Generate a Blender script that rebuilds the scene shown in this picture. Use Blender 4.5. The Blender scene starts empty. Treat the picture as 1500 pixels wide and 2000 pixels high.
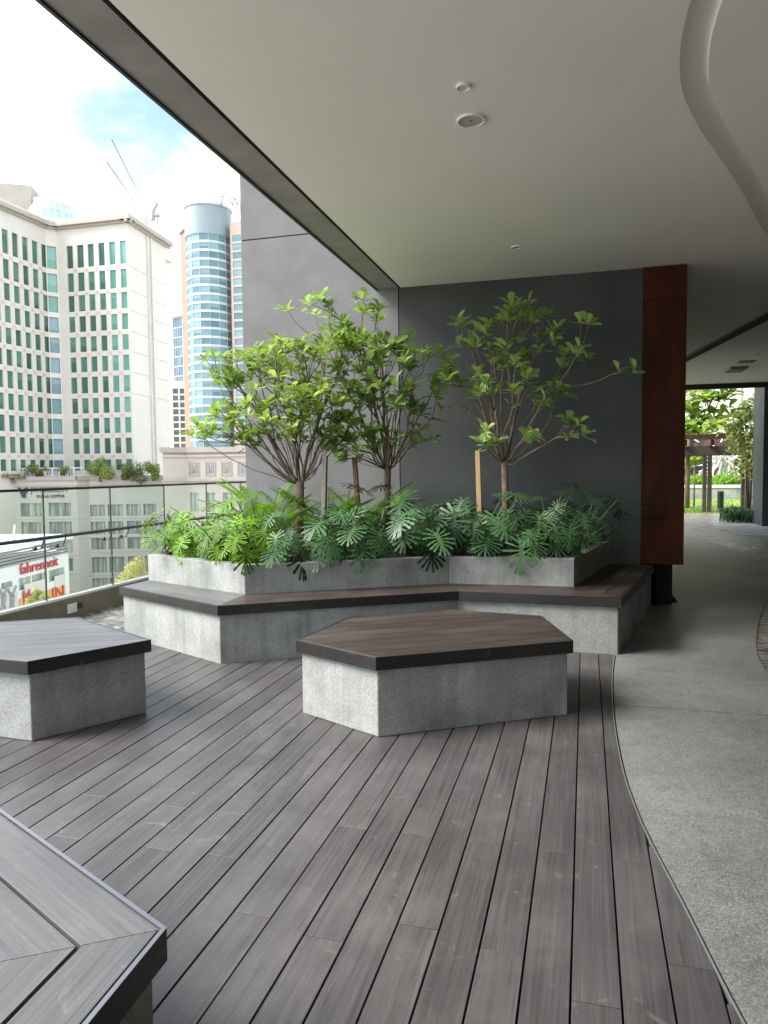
import bpy, bmesh, math, random
from mathutils import Vector, Matrix
from mathutils.geometry import tessellate_polygon
from math import radians, sin, cos, pi

# ------------------------------------------------------------------ camera, sky, sun, exposure
S = bpy.context.scene
CAM_H = 1.55
F_PX, PITCH, ROLL, YAW = 1411.7, radians(3.217), radians(-0.583), radians(15.581)
fw = Vector((-sin(YAW)*cos(PITCH), cos(YAW)*cos(PITCH), -sin(PITCH)))
rt = Vector((cos(YAW), sin(YAW), 0)); up = rt.cross(fw)
r2 = cos(ROLL)*rt + sin(ROLL)*up; u2 = -sin(ROLL)*rt + cos(ROLL)*up
cd = bpy.data.cameras.new('camera'); cam = bpy.data.objects.new('camera', cd)
S.collection.objects.link(cam); S.camera = cam
m = Matrix((r2, u2, -fw)).transposed().to_4x4(); m.translation = (0, 0, CAM_H)
cam.matrix_world = m
cd.sensor_fit = 'VERTICAL'; cd.sensor_height = 24.0; cd.lens = 24.0*F_PX/2000.0
cd.clip_start = 0.05; cd.clip_end = 6000

SUN_EL, SUN_AZ = radians(46), radians(246)      # azimuth measured clockwise from +Y
W = bpy.data.worlds.new('World'); S.world = W; W.use_nodes = True
wt = W.node_tree; wn = wt.nodes; wl = wt.links
for n in list(wn): wn.remove(n)
wo = wn.new('ShaderNodeOutputWorld'); bg = wn.new('ShaderNodeBackground')
sky = wn.new('ShaderNodeTexSky'); sky.sky_type = 'NISHITA'; sky.sun_disc = False
sky.sun_elevation = SUN_EL; sky.sun_rotation = SUN_AZ; sky.altitude = 50; sky.dust_density = 1.5; sky.ozone_density = 1.2
tc = wn.new('ShaderNodeTexCoord'); mp = wn.new('ShaderNodeMapping')
mp.inputs['Scale'].default_value = (1.0, 1.0, 1.9); mp.inputs['Location'].default_value = (0.35, 4.9, 0.2)
cl = wn.new('ShaderNodeTexNoise'); cl.inputs['Scale'].default_value = 2.1; cl.inputs['Detail'].default_value = 7; cl.inputs['Roughness'].default_value = 0.52
cr = wn.new('ShaderNodeValToRGB'); cr.color_ramp.elements[0].position = 0.39; cr.color_ramp.elements[1].position = 0.65
c2 = wn.new('ShaderNodeTexNoise'); c2.inputs['Scale'].default_value = 4.0; c2.inputs['Detail'].default_value = 5
c2r = wn.new('ShaderNodeValToRGB'); c2r.color_ramp.elements[0].color = (8.4, 8.7, 8.9, 1); c2r.color_ramp.elements[1].color = (11.8, 11.8, 11.5, 1)
c2r.color_ramp.elements[0].position = 0.3; c2r.color_ramp.elements[1].position = 0.7
mxs = wn.new('ShaderNodeMixRGB')
wl.new(tc.outputs['Generated'], mp.inputs['Vector']); wl.new(mp.outputs[0], cl.inputs['Vector']); wl.new(mp.outputs[0], c2.inputs['Vector'])
wl.new(cl.outputs['Fac'], cr.inputs[0]); wl.new(c2.outputs['Fac'], c2r.inputs[0])
wl.new(cr.outputs[0], mxs.inputs[0]); wl.new(sky.outputs[0], mxs.inputs[1]); wl.new(c2r.outputs[0], mxs.inputs[2])
wl.new(mxs.outputs[0], bg.inputs[0]); bg.inputs[1].default_value = 0.066
wl.new(bg.outputs[0], wo.inputs[0])

sd = bpy.data.lights.new('sun', 'SUN'); sd.energy = 1.5; sd.angle = radians(32); sd.color = (1.0, 0.96, 0.9)
sun = bpy.data.objects.new('sun', sd); S.collection.objects.link(sun)
sdir = Vector((sin(SUN_AZ)*cos(SUN_EL), cos(SUN_AZ)*cos(SUN_EL), sin(SUN_EL)))
sun.rotation_euler = sdir.to_track_quat('Z', 'Y').to_euler(); sun.location = sdir*60
vs = S.view_settings; vs.view_transform = 'Standard'; vs.look = 'None'; vs.gamma = 1.0; vs.use_curve_mapping = False
vs.exposure = 2.55
S.cycles.use_denoising = True
S.cycles.max_bounces = 10; S.cycles.diffuse_bounces = 6; S.cycles.transparent_max_bounces = 24

# ------------------------------------------------------------------ helpers
def ray(px, py): return fw + r2*((px-750)/F_PX) - u2*((py-1000)/F_PX)
O = Vector((0, 0, CAM_H))
def at_y(px, py, y):
    d = ray(px, py); return O + d*(y/d.y)
def at_d(px, py, dep):                       # point at a given distance in front of the camera
    d = ray(px, py); h = Vector((fw.x, fw.y, 0)).normalized(); return O + d*(dep/d.dot(h))
COL = S.collection.objects
WM = {}
def put(o, parent=None, mat4=None):
    COL.link(o); mat4 = mat4 or Matrix.Identity(4)
    if parent is not None:
        o.parent = parent; o.matrix_parent_inverse = WM[parent.name].inverted()
    o.matrix_basis = mat4; WM[o.name] = mat4
    return o
def tag(o, label=None, cat=None, group=None, kind=None):
    if label: o['label'] = label
    if cat: o['category'] = cat
    if group: o['group'] = group
    if kind: o['kind'] = kind
    return o
def empty(name, loc, label=None, cat=None, group=None):
    o = bpy.data.objects.new(name, None); o.empty_display_size = 0.2
    put(o, None, Matrix.Translation(loc)); return tag(o, label, cat, group)
def mesh(name, vs_, fs_, mat, parent=None, smooth=False, kind=None):
    me = bpy.data.meshes.new(name); me.from_pydata([tuple(v) for v in vs_], [], fs_)
    if mat: me.materials.append(mat)
    if smooth: me.polygons.foreach_set('use_smooth', [True]*len(me.polygons))
    me.update()
    o = bpy.data.objects.new(name, me); put(o, parent); tag(o, kind=kind); return o
def inst(name, me, parent, mat4):
    o = bpy.data.objects.new(name, me); return put(o, parent, mat4)

class MB:
    def __init__(s): s.v = []; s.f = []
    def add(s, vs_, fs_):
        n = len(s.v); s.v += [tuple(v) for v in vs_]; s.f += [tuple(i+n for i in f) for f in fs_]
    def box(s, a, b):
        x0, y0, z0 = a; x1, y1, z1 = b
        s.add([(x0,y0,z0),(x1,y0,z0),(x1,y1,z0),(x0,y1,z0),(x0,y0,z1),(x1,y0,z1),(x1,y1,z1),(x0,y1,z1)],
              [(3,2,1,0),(4,5,6,7),(0,1,5,4),(1,2,6,5),(2,3,7,6),(3,0,4,7)])
    def obox(s, c, ux, uy, uz):              # centre and three half-axis vectors
        c = Vector(c); p = []
        for k in (-1, 1):
            for (i, j) in ((-1,-1),(1,-1),(1,1),(-1,1)): p.append(c + Vector(ux)*i + Vector(uy)*j + Vector(uz)*k)
        s.add(p, [(3,2,1,0),(4,5,6,7),(0,1,5,4),(1,2,6,5),(2,3,7,6),(3,0,4,7)])
    def prism(s, poly, z0, z1):
        n = len(poly)
        if sum(poly[i][0]*poly[(i+1)%n][1]-poly[(i+1)%n][0]*poly[i][1] for i in range(n)) < 0: poly = poly[::-1]
        s.add([(x,y,z0) for x,y in poly]+[(x,y,z1) for x,y in poly],
              [tuple(range(n))[::-1], tuple(range(n,2*n))]+[(i,(i+1)%n,n+(i+1)%n,n+i) for i in range(n)])
    def tube(s, pts, rad, k=6, cap=True):
        pts = [Vector(p) for p in pts]; n = len(pts)
        if not isinstance(rad, (list, tuple)): rad = [rad]*n
        base = len(s.v); prev = None; vs_ = []
        for i, p in enumerate(pts):
            t = (pts[min(i+1,n-1)]-pts[max(i-1,0)]).normalized()
            if prev is None:
                a = Vector((0,0,1)) if abs(t.z) < .9 else Vector((1,0,0)); e = t.cross(a).normalized()
            else: e = (prev - t*prev.dot(t)).normalized()
            prev = e; g = t.cross(e)
            for j in range(k):
                w = 2*pi*j/k; vs_.append(p + (e*cos(w)+g*sin(w))*rad[i])
        fs_ = []
        for i in range(n-1):
            for j in range(k): fs_.append((i*k+j, i*k+(j+1)%k, (i+1)*k+(j+1)%k, (i+1)*k+j))
        if cap: fs_ += [tuple(range(k))[::-1], tuple(range((n-1)*k, n*k))]
        s.add(vs_, fs_)
    def build(s, name, mat, parent=None, smooth=False, kind=None): return mesh(name, s.v, s.f, mat, parent, smooth, kind)
def bevel(o, w=0.003, seg=2, ang=0.5):
    b = o.modifiers.new('bevel', 'BEVEL'); b.width = w; b.segments = seg; b.limit_method = 'ANGLE'; b.angle_limit = ang; return o
def prism(name, poly, z0, z1, mat, parent=None, bev=0, kind=None):
    b = MB(); b.prism(list(poly), z0, z1); o = b.build(name, mat, parent, kind=kind)
    if bev: bevel(o, bev)
    return o
def box(name, a, b_, mat, parent=None, bev=0, kind=None):
    b = MB(); b.box(a, b_); o = b.build(name, mat, parent, kind=kind)
    if bev: bevel(o, bev)
    return o
def clip(poly, p, n):                        # keep side where (q-p).n >= 0
    out = []
    for i in range(len(poly)):
        a, b = poly[i], poly[(i+1)%len(poly)]
        da = (a[0]-p[0])*n[0]+(a[1]-p[1])*n[1]; db = (b[0]-p[0])*n[0]+(b[1]-p[1])*n[1]
        if da >= 0: out.append(a)
        if da*db < 0:
            t = da/(da-db); out.append((a[0]+(b[0]-a[0])*t, a[1]+(b[1]-a[1])*t))
    return out
def ccw(poly):
    n = len(poly)
    return poly if sum(poly[i][0]*poly[(i+1)%n][1]-poly[(i+1)%n][0]*poly[i][1] for i in range(n)) > 0 else poly[::-1]
def inset(poly, d):                          # convex or mildly concave ccw polygon, parallel offset inward
    out = []; n = len(poly)
    for i in range(n):
        p0, p1, p2 = Vector(poly[i-1]), Vector(poly[i]), Vector(poly[(i+1)%n])
        e1 = (p1-p0).normalized(); e2 = (p2-p1).normalized()
        n1 = Vector((-e1.y, e1.x)); n2 = Vector((-e2.y, e2.x))
        k = (n1+n2); q = p1 + k*(d/(1+n1.dot(n2))); out.append((q.x, q.y))
    return out
def catmull(pts, n=8):
    out = []
    for i in range(len(pts)-1):
        p0 = pts[max(i-1,0)]; p1 = pts[i]; p2 = pts[i+1]; p3 = pts[min(i+2,len(pts)-1)]
        for k in range(n):
            t = k/n
            out.append(tuple(.5*((2*b)+(-a+c)*t+(2*a-5*b+4*c-d)*t*t+(-a+3*b-3*c+d)*t**3) for a,b,c,d in zip(p0,p1,p2,p3)))
    out.append(tuple(pts[-1])); return out

# ------------------------------------------------------------------ materials
def newmat(name):
    mt = bpy.data.materials.new(name); mt.use_nodes = True; t = mt.node_tree
    return mt, t.nodes, t.links, t.nodes['Principled BSDF']
def nd(N, typ, **kw):
    n = N.new(typ)
    for k, v in kw.items():
        if k in n.inputs: n.inputs[k].default_value = v
        else: setattr(n, k, v)
    return n
def ramp(N, stops):
    r = N.new('ShaderNodeValToRGB'); e = r.color_ramp.elements
    while len(e) < len(stops): e.new(0.5)
    for i, (p, c) in enumerate(stops):
        e[i].position = p; e[i].color = (*c, 1) if len(c) == 3 else c
    return r
def g(v): return (v, v, v)
def bump(N, L, P, src, strength, dist=0.01):
    b = nd(N, 'ShaderNodeBump', Strength=strength, Distance=dist); L.new(src, b.inputs['Height']); L.new(b.outputs[0], P.inputs['Normal']); return b
def plain(name, col, rough=0.6, metal=0.0, var=0.12, scale=3.0, spec=0.5, bmp=0.0):
    mt, N, L, P = newmat(name)
    t = nd(N, 'ShaderNodeTexCoord'); n = nd(N, 'ShaderNodeTexNoise', Scale=scale, Detail=5.0, Roughness=0.6)
    L.new(t.outputs['Object'], n.inputs['Vector'])
    r = ramp(N, [(0.3, tuple(c*(1-var) for c in col)), (0.7, tuple(min(1, c*(1+var)) for c in col))])
    L.new(n.outputs['Fac'], r.inputs[0]); L.new(r.outputs[0], P.inputs['Base Color'])
    P.inputs['Roughness'].default_value = rough; P.inputs['Metallic'].default_value = metal
    P.inputs['Specular IOR Level'].default_value = spec
    if bmp: bump(N, L, P, n.outputs['Fac'], bmp)
    return mt
def wood(name, c_dark, c_lite, rough=0.5, axis=1, gs=1.0, scuff=0.25, spec=0.5, rvar=0.09):
    """composite timber: long grain along one local axis, each board its own shade"""
    mt, N, L, P = newmat(name)
    t = nd(N, 'ShaderNodeTexCoord'); oi = nd(N, 'ShaderNodeObjectInfo')
    cm = nd(N, 'ShaderNodeCombineXYZ'); mu = nd(N, 'ShaderNodeMath', operation='MULTIPLY'); mu.inputs[1].default_value = 37.0
    L.new(oi.outputs['Random'], mu.inputs[0])
    for i in range(3): L.new(mu.outputs[0], cm.inputs[i])
    ad = nd(N, 'ShaderNodeVectorMath', operation='ADD'); L.new(t.outputs['Object'], ad.inputs[0]); L.new(cm.outputs[0], ad.inputs[1])
    m1 = nd(N, 'ShaderNodeMapping'); sc = [110*gs]*3; sc[axis] = 2.6*gs; m1.inputs['Scale'].default_value = sc
    m2 = nd(N, 'ShaderNodeMapping'); sc = [26*gs]*3; sc[axis] = 0.9*gs; m2.inputs['Scale'].default_value = sc
    L.new(ad.outputs[0], m1.inputs[0]); L.new(ad.outputs[0], m2.inputs[0])
    n1 = nd(N, 'ShaderNodeTexNoise', Scale=1.0, Detail=4.0, Roughness=0.65, Distortion=0.6); n2 = nd(N, 'ShaderNodeTexNoise', Scale=1.0, Detail=5.0, Roughness=0.6, Distortion=1.6)
    n3 = nd(N, 'ShaderNodeTexNoise', Scale=1.3, Detail=6.0, Roughness=0.65)
    L.new(m1.outputs[0], n1.inputs[0]); L.new(m2.outputs[0], n2.inputs[0]); L.new(ad.outputs[0], n3.inputs[0])
    mx = nd(N, 'ShaderNodeMath', operation='ADD'); L.new(n1.outputs[0], mx.inputs[0]); L.new(n2.outputs[0], mx.inputs[1])
    h = nd(N, 'ShaderNodeMath', operation='MULTIPLY'); L.new(mx.outputs[0], h.inputs[0]); h.inputs[1].default_value = 0.5
    r = ramp(N, [(0.33, c_dark), (0.67, c_lite)]); L.new(h.outputs[0], r.inputs[0])
    # dusty scuffs and per-board shade
    r3 = ramp(N, [(0.47, g(0)), (0.78, g(scuff))]); L.new(n3.outputs[0], r3.inputs[0])
    dust = nd(N, 'ShaderNodeMixRGB', blend_type='MIX'); dust.inputs[2].default_value = (0.2, 0.195, 0.195, 1)
    L.new(r3.outputs[0], dust.inputs[0]); L.new(r.outputs[0], dust.inputs[1])
    ge = nd(N, 'ShaderNodeNewGeometry'); n5 = nd(N, 'ShaderNodeTexNoise', Scale=5.5, Detail=9.0, Roughness=0.72, Distortion=1.8); L.new(ge.outputs['Position'], n5.inputs[0])
    n6 = nd(N, 'ShaderNodeTexNoise', Scale=1.1, Detail=3.0); L.new(ge.outputs['Position'], n6.inputs[0])
    r5 = ramp(N, [(0.60, g(0)), (0.80, g(0.55))]); L.new(n5.outputs[0], r5.inputs[0])
    mk = nd(N, 'ShaderNodeMixRGB', blend_type='MIX'); mk.inputs[2].default_value = (0.30, 0.29, 0.29, 1); L.new(r5.outputs[0], mk.inputs[0]); L.new(dust.outputs[0], mk.inputs[1])
    r6 = ramp(N, [(0.32, g(0.80)), (0.62, g(1.08))]); L.new(n6.outputs[0], r6.inputs[0])
    dust = nd(N, 'ShaderNodeMixRGB', blend_type='MULTIPLY'); dust.inputs[0].default_value = 1; L.new(mk.outputs[0], dust.inputs[1]); L.new(r6.outputs[0], dust.inputs[2])
    pv = nd(N, 'ShaderNodeMapRange'); pv.inputs[3].default_value = 1-rvar; pv.inputs[4].default_value = 1+rvar; L.new(oi.outputs['Random'], pv.inputs[0])
    mm = nd(N, 'ShaderNodeVectorMath', operation='SCALE'); L.new(dust.outputs[0], mm.inputs[0]); L.new(pv.outputs[0], mm.inputs['Scale'])
    L.new(mm.outputs[0], P.inputs['Base Color'])
    rr = nd(N, 'ShaderNodeMapRange'); rr.inputs[3].default_value = rough-0.1; rr.inputs[4].default_value = rough+0.14
    L.new(n3.outputs[0], rr.inputs[0]); L.new(rr.outputs[0], P.inputs['Roughness'])
    P.inputs['Specular IOR Level'].default_value = spec
    bump(N, L, P, h.outputs[0], 0.35, 0.004); return mt
def speckle(name, stops, scale, rough=0.75, bmp=0.25, mott=0.18, mscale=2.2, world=False, dirt=(0.5,0.5,0.45)):
    """washed aggregate: tiny stones of several greys, cloudy patches over them"""
    mt, N, L, P = newmat(name)
    if world: src = nd(N, 'ShaderNodeNewGeometry').outputs['Position']
    else: src = nd(N, 'ShaderNodeTexCoord').outputs['Object']
    v = nd(N, 'ShaderNodeTexVoronoi', Scale=scale); L.new(src, v.inputs['Vector'])
    sx = nd(N, 'ShaderNodeSeparateColor'); L.new(v.outputs['Color'], sx.inputs[0])
    r = ramp(N, stops); L.new(sx.outputs[0], r.inputs[0])
    n = nd(N, 'ShaderNodeTexNoise', Scale=mscale, Detail=7.0, Roughness=0.62); L.new(src, n.inputs['Vector'])
    rm = ramp(N, [(0.32, g(1-mott)), (0.66, g(1+mott*0.5))]); L.new(n.outputs[0], rm.inputs[0])
    ml = nd(N, 'ShaderNodeMixRGB', blend_type='MULTIPLY'); ml.inputs[0].default_value = 1
    L.new(r.outputs[0], ml.inputs[1]); L.new(rm.outputs[0], ml.inputs[2])
    ms_ = nd(N, 'ShaderNodeMapping'); ms_.inputs['Scale'].default_value = (11, 11, 0.7); L.new(src, ms_.inputs[0])
    ns_ = nd(N, 'ShaderNodeTexNoise', Scale=1.0, Detail=5.0, Roughness=0.6); L.new(ms_.outputs[0], ns_.inputs[0])
    rs_ = ramp(N, [(0.30, g(0.80)), (0.52, g(1.0))]); L.new(ns_.outputs[0], rs_.inputs[0])
    m2_ = nd(N, 'ShaderNodeMixRGB', blend_type='MULTIPLY'); m2_.inputs[0].default_value = 1
    L.new(ml.outputs[0], m2_.inputs[1]); L.new(rs_.outputs[0], m2_.inputs[2]); L.new(m2_.outputs[0], P.inputs['Base Color'])
    P.inputs['Roughness'].default_value = rough
    bump(N, L, P, v.outputs['Distance'], bmp, 0.004); return mt
def leafmat(name, c1, c2, trans=0.35, gloss=0.45, spec=0.4):
    mt, N, L, P = newmat(name)
    oi = nd(N, 'ShaderNodeObjectInfo'); ge = nd(N, 'ShaderNodeNewGeometry')
    n = nd(N, 'ShaderNodeTexNoise', Scale=3.0, Detail=3.0); L.new(ge.outputs['Position'], n.inputs['Vector'])
    ad = nd(N, 'ShaderNodeMath', operation='ADD'); L.new(oi.outputs['Random'], ad.inputs[0])
    m3 = nd(N, 'ShaderNodeMath', operation='MULTIPLY'); m3.inputs[1].default_value = 0.7; L.new(n.outputs[0], m3.inputs[0]); L.new(m3.outputs[0], ad.inputs[1])
    a2 = nd(N, 'ShaderNodeMath', operation='ADD'); L.new(ad.outputs[0], a2.inputs[0])
    m4 = nd(N, 'ShaderNodeMath', operation='MULTIPLY'); m4.inputs[1].default_value = 0.5; L.new(ge.outputs['Random Per Island'], m4.inputs[0]); L.new(m4.outputs[0], a2.inputs[1])
    r = ramp(N, [(0.35, c1), (1.5/1.8, c2)])
    m5 = nd(N, 'ShaderNodeMath', operation='MULTIPLY'); m5.inputs[1].default_value = 0.6; L.new(a2.outputs[0], m5.inputs[0]); L.new(m5.outputs[0], r.inputs[0])
    L.new(r.outputs[0], P.inputs['Base Color']); P.inputs['Roughness'].default_value = gloss; P.inputs['Specular IOR Level'].default_value = spec
    tr = nd(N, 'ShaderNodeBsdfTranslucent'); hs = nd(N, 'ShaderNodeHueSaturation', Hue=0.485, Saturation=1.0, Value=1.45)
    L.new(r.outputs[0], hs.inputs['Color']); L.new(hs.outputs[0], tr.inputs['Color'])
    mx = nd(N, 'ShaderNodeMixShader', Fac=trans); L.new(P.outputs[0], mx.inputs[1]); L.new(tr.outputs[0], mx.inputs[2])
    L.new(mx.outputs[0], N['Material Output'].inputs[0]); return mt
def glazing(name, c1, c2, rough=0.12, stripes=False):
    """far window: tinted glass, each pane a little different, curtains behind where asked"""
    mt, N, L, P = newmat(name)
    oi = nd(N, 'ShaderNodeObjectInfo'); tc_ = nd(N, 'ShaderNodeTexCoord')
    r = ramp(N, [(0.1, c1), (0.9, c2)])
    if stripes:
        mp_ = nd(N, 'ShaderNodeMapping'); mp_.inputs['Scale'].default_value = (7, 1, 0.3)
        cm = nd(N, 'ShaderNodeVectorMath', operation='ADD'); cx = nd(N, 'ShaderNodeCombineXYZ')
        mu = nd(N, 'ShaderNodeMath', operation='MULTIPLY'); mu.inputs[1].default_value = 50; L.new(oi.outputs['Random'], mu.inputs[0]); L.new(mu.outputs[0], cx.inputs[0]); L.new(mu.outputs[0], cx.inputs[2])
        L.new(tc_.outputs['Object'], cm.inputs[0]); L.new(cx.outputs[0], cm.inputs[1]); L.new(cm.outputs[0], mp_.inputs[0])
        n = nd(N, 'ShaderNodeTexNoise', Scale=1.0, Detail=3.0); L.new(mp_.outputs[0], n.inputs[0])
        r.color_ramp.elements[0].position = 0.38; r.color_ramp.elements[1].position = 0.62; L.new(n.outputs[0], r.inputs[0])
    else:
        n = nd(N, 'ShaderNodeTexNoise', Scale=1.1, Detail=2.0); ge = nd(N, 'ShaderNodeNewGeometry'); mp_ = nd(N, 'ShaderNodeMapping'); mp_.inputs['Scale'].default_value = (.25,.25,.12)
        L.new(ge.outputs['Position'], mp_.inputs[0]); L.new(mp_.outputs[0], n.inputs[0])
        ad = nd(N, 'ShaderNodeMath', operation='ADD'); L.new(oi.outputs['Random'], ad.inputs[0]); L.new(n.outputs[0], ad.inputs[1])
        hf = nd(N, 'ShaderNodeMath', operation='MULTIPLY'); hf.inputs[1].default_value = .55; L.new(ad.outputs[0], hf.inputs[0]); L.new(hf.outputs[0], r.inputs[0])
    col_ = r.outputs[0]
    if not stripes:
        sp_ = nd(N, 'ShaderNodeSeparateXYZ'); L.new(tc_.outputs['Object'], sp_.inputs[0])
        f1 = nd(N, 'ShaderNodeMath', operation='MULTIPLY'); f1.inputs[1].default_value = 7.31; L.new(oi.outputs['Random'], f1.inputs[0])
        f2 = nd(N, 'ShaderNodeMath', operation='FRACT'); L.new(f1.outputs[0], f2.inputs[0])
        th = nd(N, 'ShaderNodeMapRange'); th.inputs[3].default_value = -0.6; th.inputs[4].default_value = 1.5; L.new(f2.outputs[0], th.inputs[0])
        gt = nd(N, 'ShaderNodeMath', operation='GREATER_THAN'); L.new(sp_.outputs['Z'], gt.inputs[0]); L.new(th.outputs[0], gt.inputs[1])
        hv = nd(N, 'ShaderNodeMath', operation='MULTIPLY'); hv.inputs[1].default_value = 0.45; L.new(gt.outputs[0], hv.inputs[0])
        mb_ = nd(N, 'ShaderNodeMixRGB'); mb_.inputs[2].default_value = (c2[0]*1.5+.02, c2[1]*1.35+.02, c2[2]*1.35+.02, 1); L.new(hv.outputs[0], mb_.inputs[0]); L.new(r.outputs[0], mb_.inputs[1]); col_ = mb_.outputs[0]
    L.new(col_, P.inputs['Base Color']); P.inputs['Roughness'].default_value = rough; P.inputs['Specular IOR Level'].default_value = 0.6
    return mt

M = {}
M['deck'] = wood('deck_timber', (0.038,0.0355,0.036), (0.088,0.083,0.0845), 0.45, 1, 1.0, 0.35)
M['seat'] = wood('seat_timber', (0.026,0.017,0.014), (0.060,0.043,0.037), 0.42, 0, 1.0, 0.2)
M['seat_sheen'] = wood('sky_sheen_seat_timber', (0.055,0.054,0.056), (0.120,0.119,0.122), 0.4, 0, 1.0, 0.3)  # seat timber paled to grey: sky reflection put into the colour
M['fascia'] = wood('fascia_timber', (0.010,0.008,0.008), (0.020,0.017,0.016), 0.4, 0, 1.0, 0.04)
M['trim'] = plain('anodised_trim', (0.25,0.255,0.27), 0.4, 1.0, 0.03)
M['dark'] = plain('dark_void', (0.012,0.012,0.012), 0.9)
M['conc'] = speckle('washed_concrete', [(0.0,(0.19,0.199,0.19)),(0.3,(0.265,0.274,0.262)),(0.75,(0.32,0.33,0.315)),(1.0,(0.40,0.40,0.38))], 230, 0.8, 0.2, 0.42, 1.7)
M['agg'] = speckle('aggregate_paving', [(0.0,(0.10,0.107,0.104)),(0.25,(0.155,0.165,0.16)),(0.7,(0.20,0.212,0.206)),(1.0,(0.29,0.297,0.288))], 210, 0.55, 0.25, 0.32, 0.8, True)
M['ceil'] = plain('ceiling_paint', (0.89,0.855,0.785), 0.7, 0, 0.03, 0.9)
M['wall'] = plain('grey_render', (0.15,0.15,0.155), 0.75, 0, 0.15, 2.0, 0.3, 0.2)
M['wall_in'] = plain('shaded_grey_render', (0.050,0.0555,0.0575), 0.6, 0, 0.22, 1.5, 0.4, 0.2)  # darker copy of the grey render, back wall's shade put into the colour
M['soffit'] = plain('soffit_render', (0.30,0.28,0.265), 0.75, 0, 0.16, 3.5, 0.3, 0.2)
M['black'] = plain('black_metal', (0.02,0.02,0.021), 0.45, 0.3, 0.1)
M['kerb'] = plain('kerb_render', (0.17,0.155,0.12), 0.8, 0, 0.2, 4, 0.3, 0.2)
M['alu'] = plain('aluminium', (0.62,0.63,0.64), 0.35, 0.8, 0.05)
M['offwhite'] = plain('off_white_plastic', (0.7,0.7,0.68), 0.5, 0, 0.04)
M['soil'] = plain('soil', (0.04,0.028,0.02), 0.95, 0, 0.3, 14, 0.2, 0.6)
M['bark'] = plain('bark', (0.20,0.15,0.11), 0.85, 0, 0.35, 22, 0.2, 0.4)
M['stem'] = plain('leaf_stalk', (0.09,0.13,0.05), 0.5, 0, 0.2)
M['stake_g'] = wood('weathered_stake', (0.12,0.10,0.08), (0.24,0.21,0.18), 0.7, 2)
M['stake_o'] = wood('red_brown_stake', (0.20,0.085,0.035), (0.34,0.17,0.08), 0.6, 2)
M['stake_y'] = wood('pine_stake', (0.42,0.27,0.10), (0.60,0.42,0.20), 0.6, 2, 1.0, 0.05)
M['leaf_a'] = leafmat('tree_leaf_fresh', (0.11,0.21,0.03), (0.32,0.45,0.09), 0.45)
M['leaf_b'] = leafmat('tree_leaf', (0.085,0.175,0.035), (0.28,0.42,0.11), 0.42)
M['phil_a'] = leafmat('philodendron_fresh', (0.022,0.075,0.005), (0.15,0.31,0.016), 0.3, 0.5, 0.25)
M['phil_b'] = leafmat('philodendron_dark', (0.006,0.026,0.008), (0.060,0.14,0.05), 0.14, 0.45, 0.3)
M['fern'] = leafmat('fern_leaf', (0.045,0.13,0.012), (0.16,0.33,0.025), 0.38, 0.55, 0.2)
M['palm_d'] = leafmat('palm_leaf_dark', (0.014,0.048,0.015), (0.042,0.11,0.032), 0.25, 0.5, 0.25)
M['city_leaf'] = leafmat('street_leaf', (0.08,0.14,0.03), (0.25,0.32,0.08), 0.3, 0.6)
M['city_leaf_y'] = leafmat('street_leaf_flowering', (0.12,0.17,0.04), (0.36,0.36,0.10), 0.35, 0.6)
def rustmat(name='weathering_steel', k=1.0):
    mt, N, L, P = newmat(name)
    t = nd(N, 'ShaderNodeTexCoord'); mp_ = nd(N, 'ShaderNodeMapping'); mp_.inputs['Scale'].default_value = (1,1,0.35)
    n = nd(N, 'ShaderNodeTexNoise', Scale=4.0, Detail=8.0, Roughness=0.7); n2 = nd(N, 'ShaderNodeTexNoise', Scale=60.0, Detail=3.0)
    L.new(t.outputs['Object'], mp_.inputs[0]); L.new(mp_.outputs[0], n.inputs[0]); L.new(t.outputs['Object'], n2.inputs[0])
    r = ramp(N, [(p_, tuple(c_*k for c_ in cc_)) for p_, cc_ in ((0.3,(0.022,0.0045,0.0015)),(0.55,(0.046,0.011,0.003)),(0.8,(0.082,0.024,0.006)))]); L.new(n.outputs[0], r.inputs[0])
    L.new(r.outputs[0], P.inputs['Base Color']); P.inputs['Roughness'].default_value = 0.75; P.inputs['Specular IOR Level'].default_value = 0.2
    bump(N, L, P, n2.outputs[0], 0.2, 0.003); return mt
M['rust'] = rustmat(); M['rust_b'] = rustmat('weathering_steel_fresh', 1.35)
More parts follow.
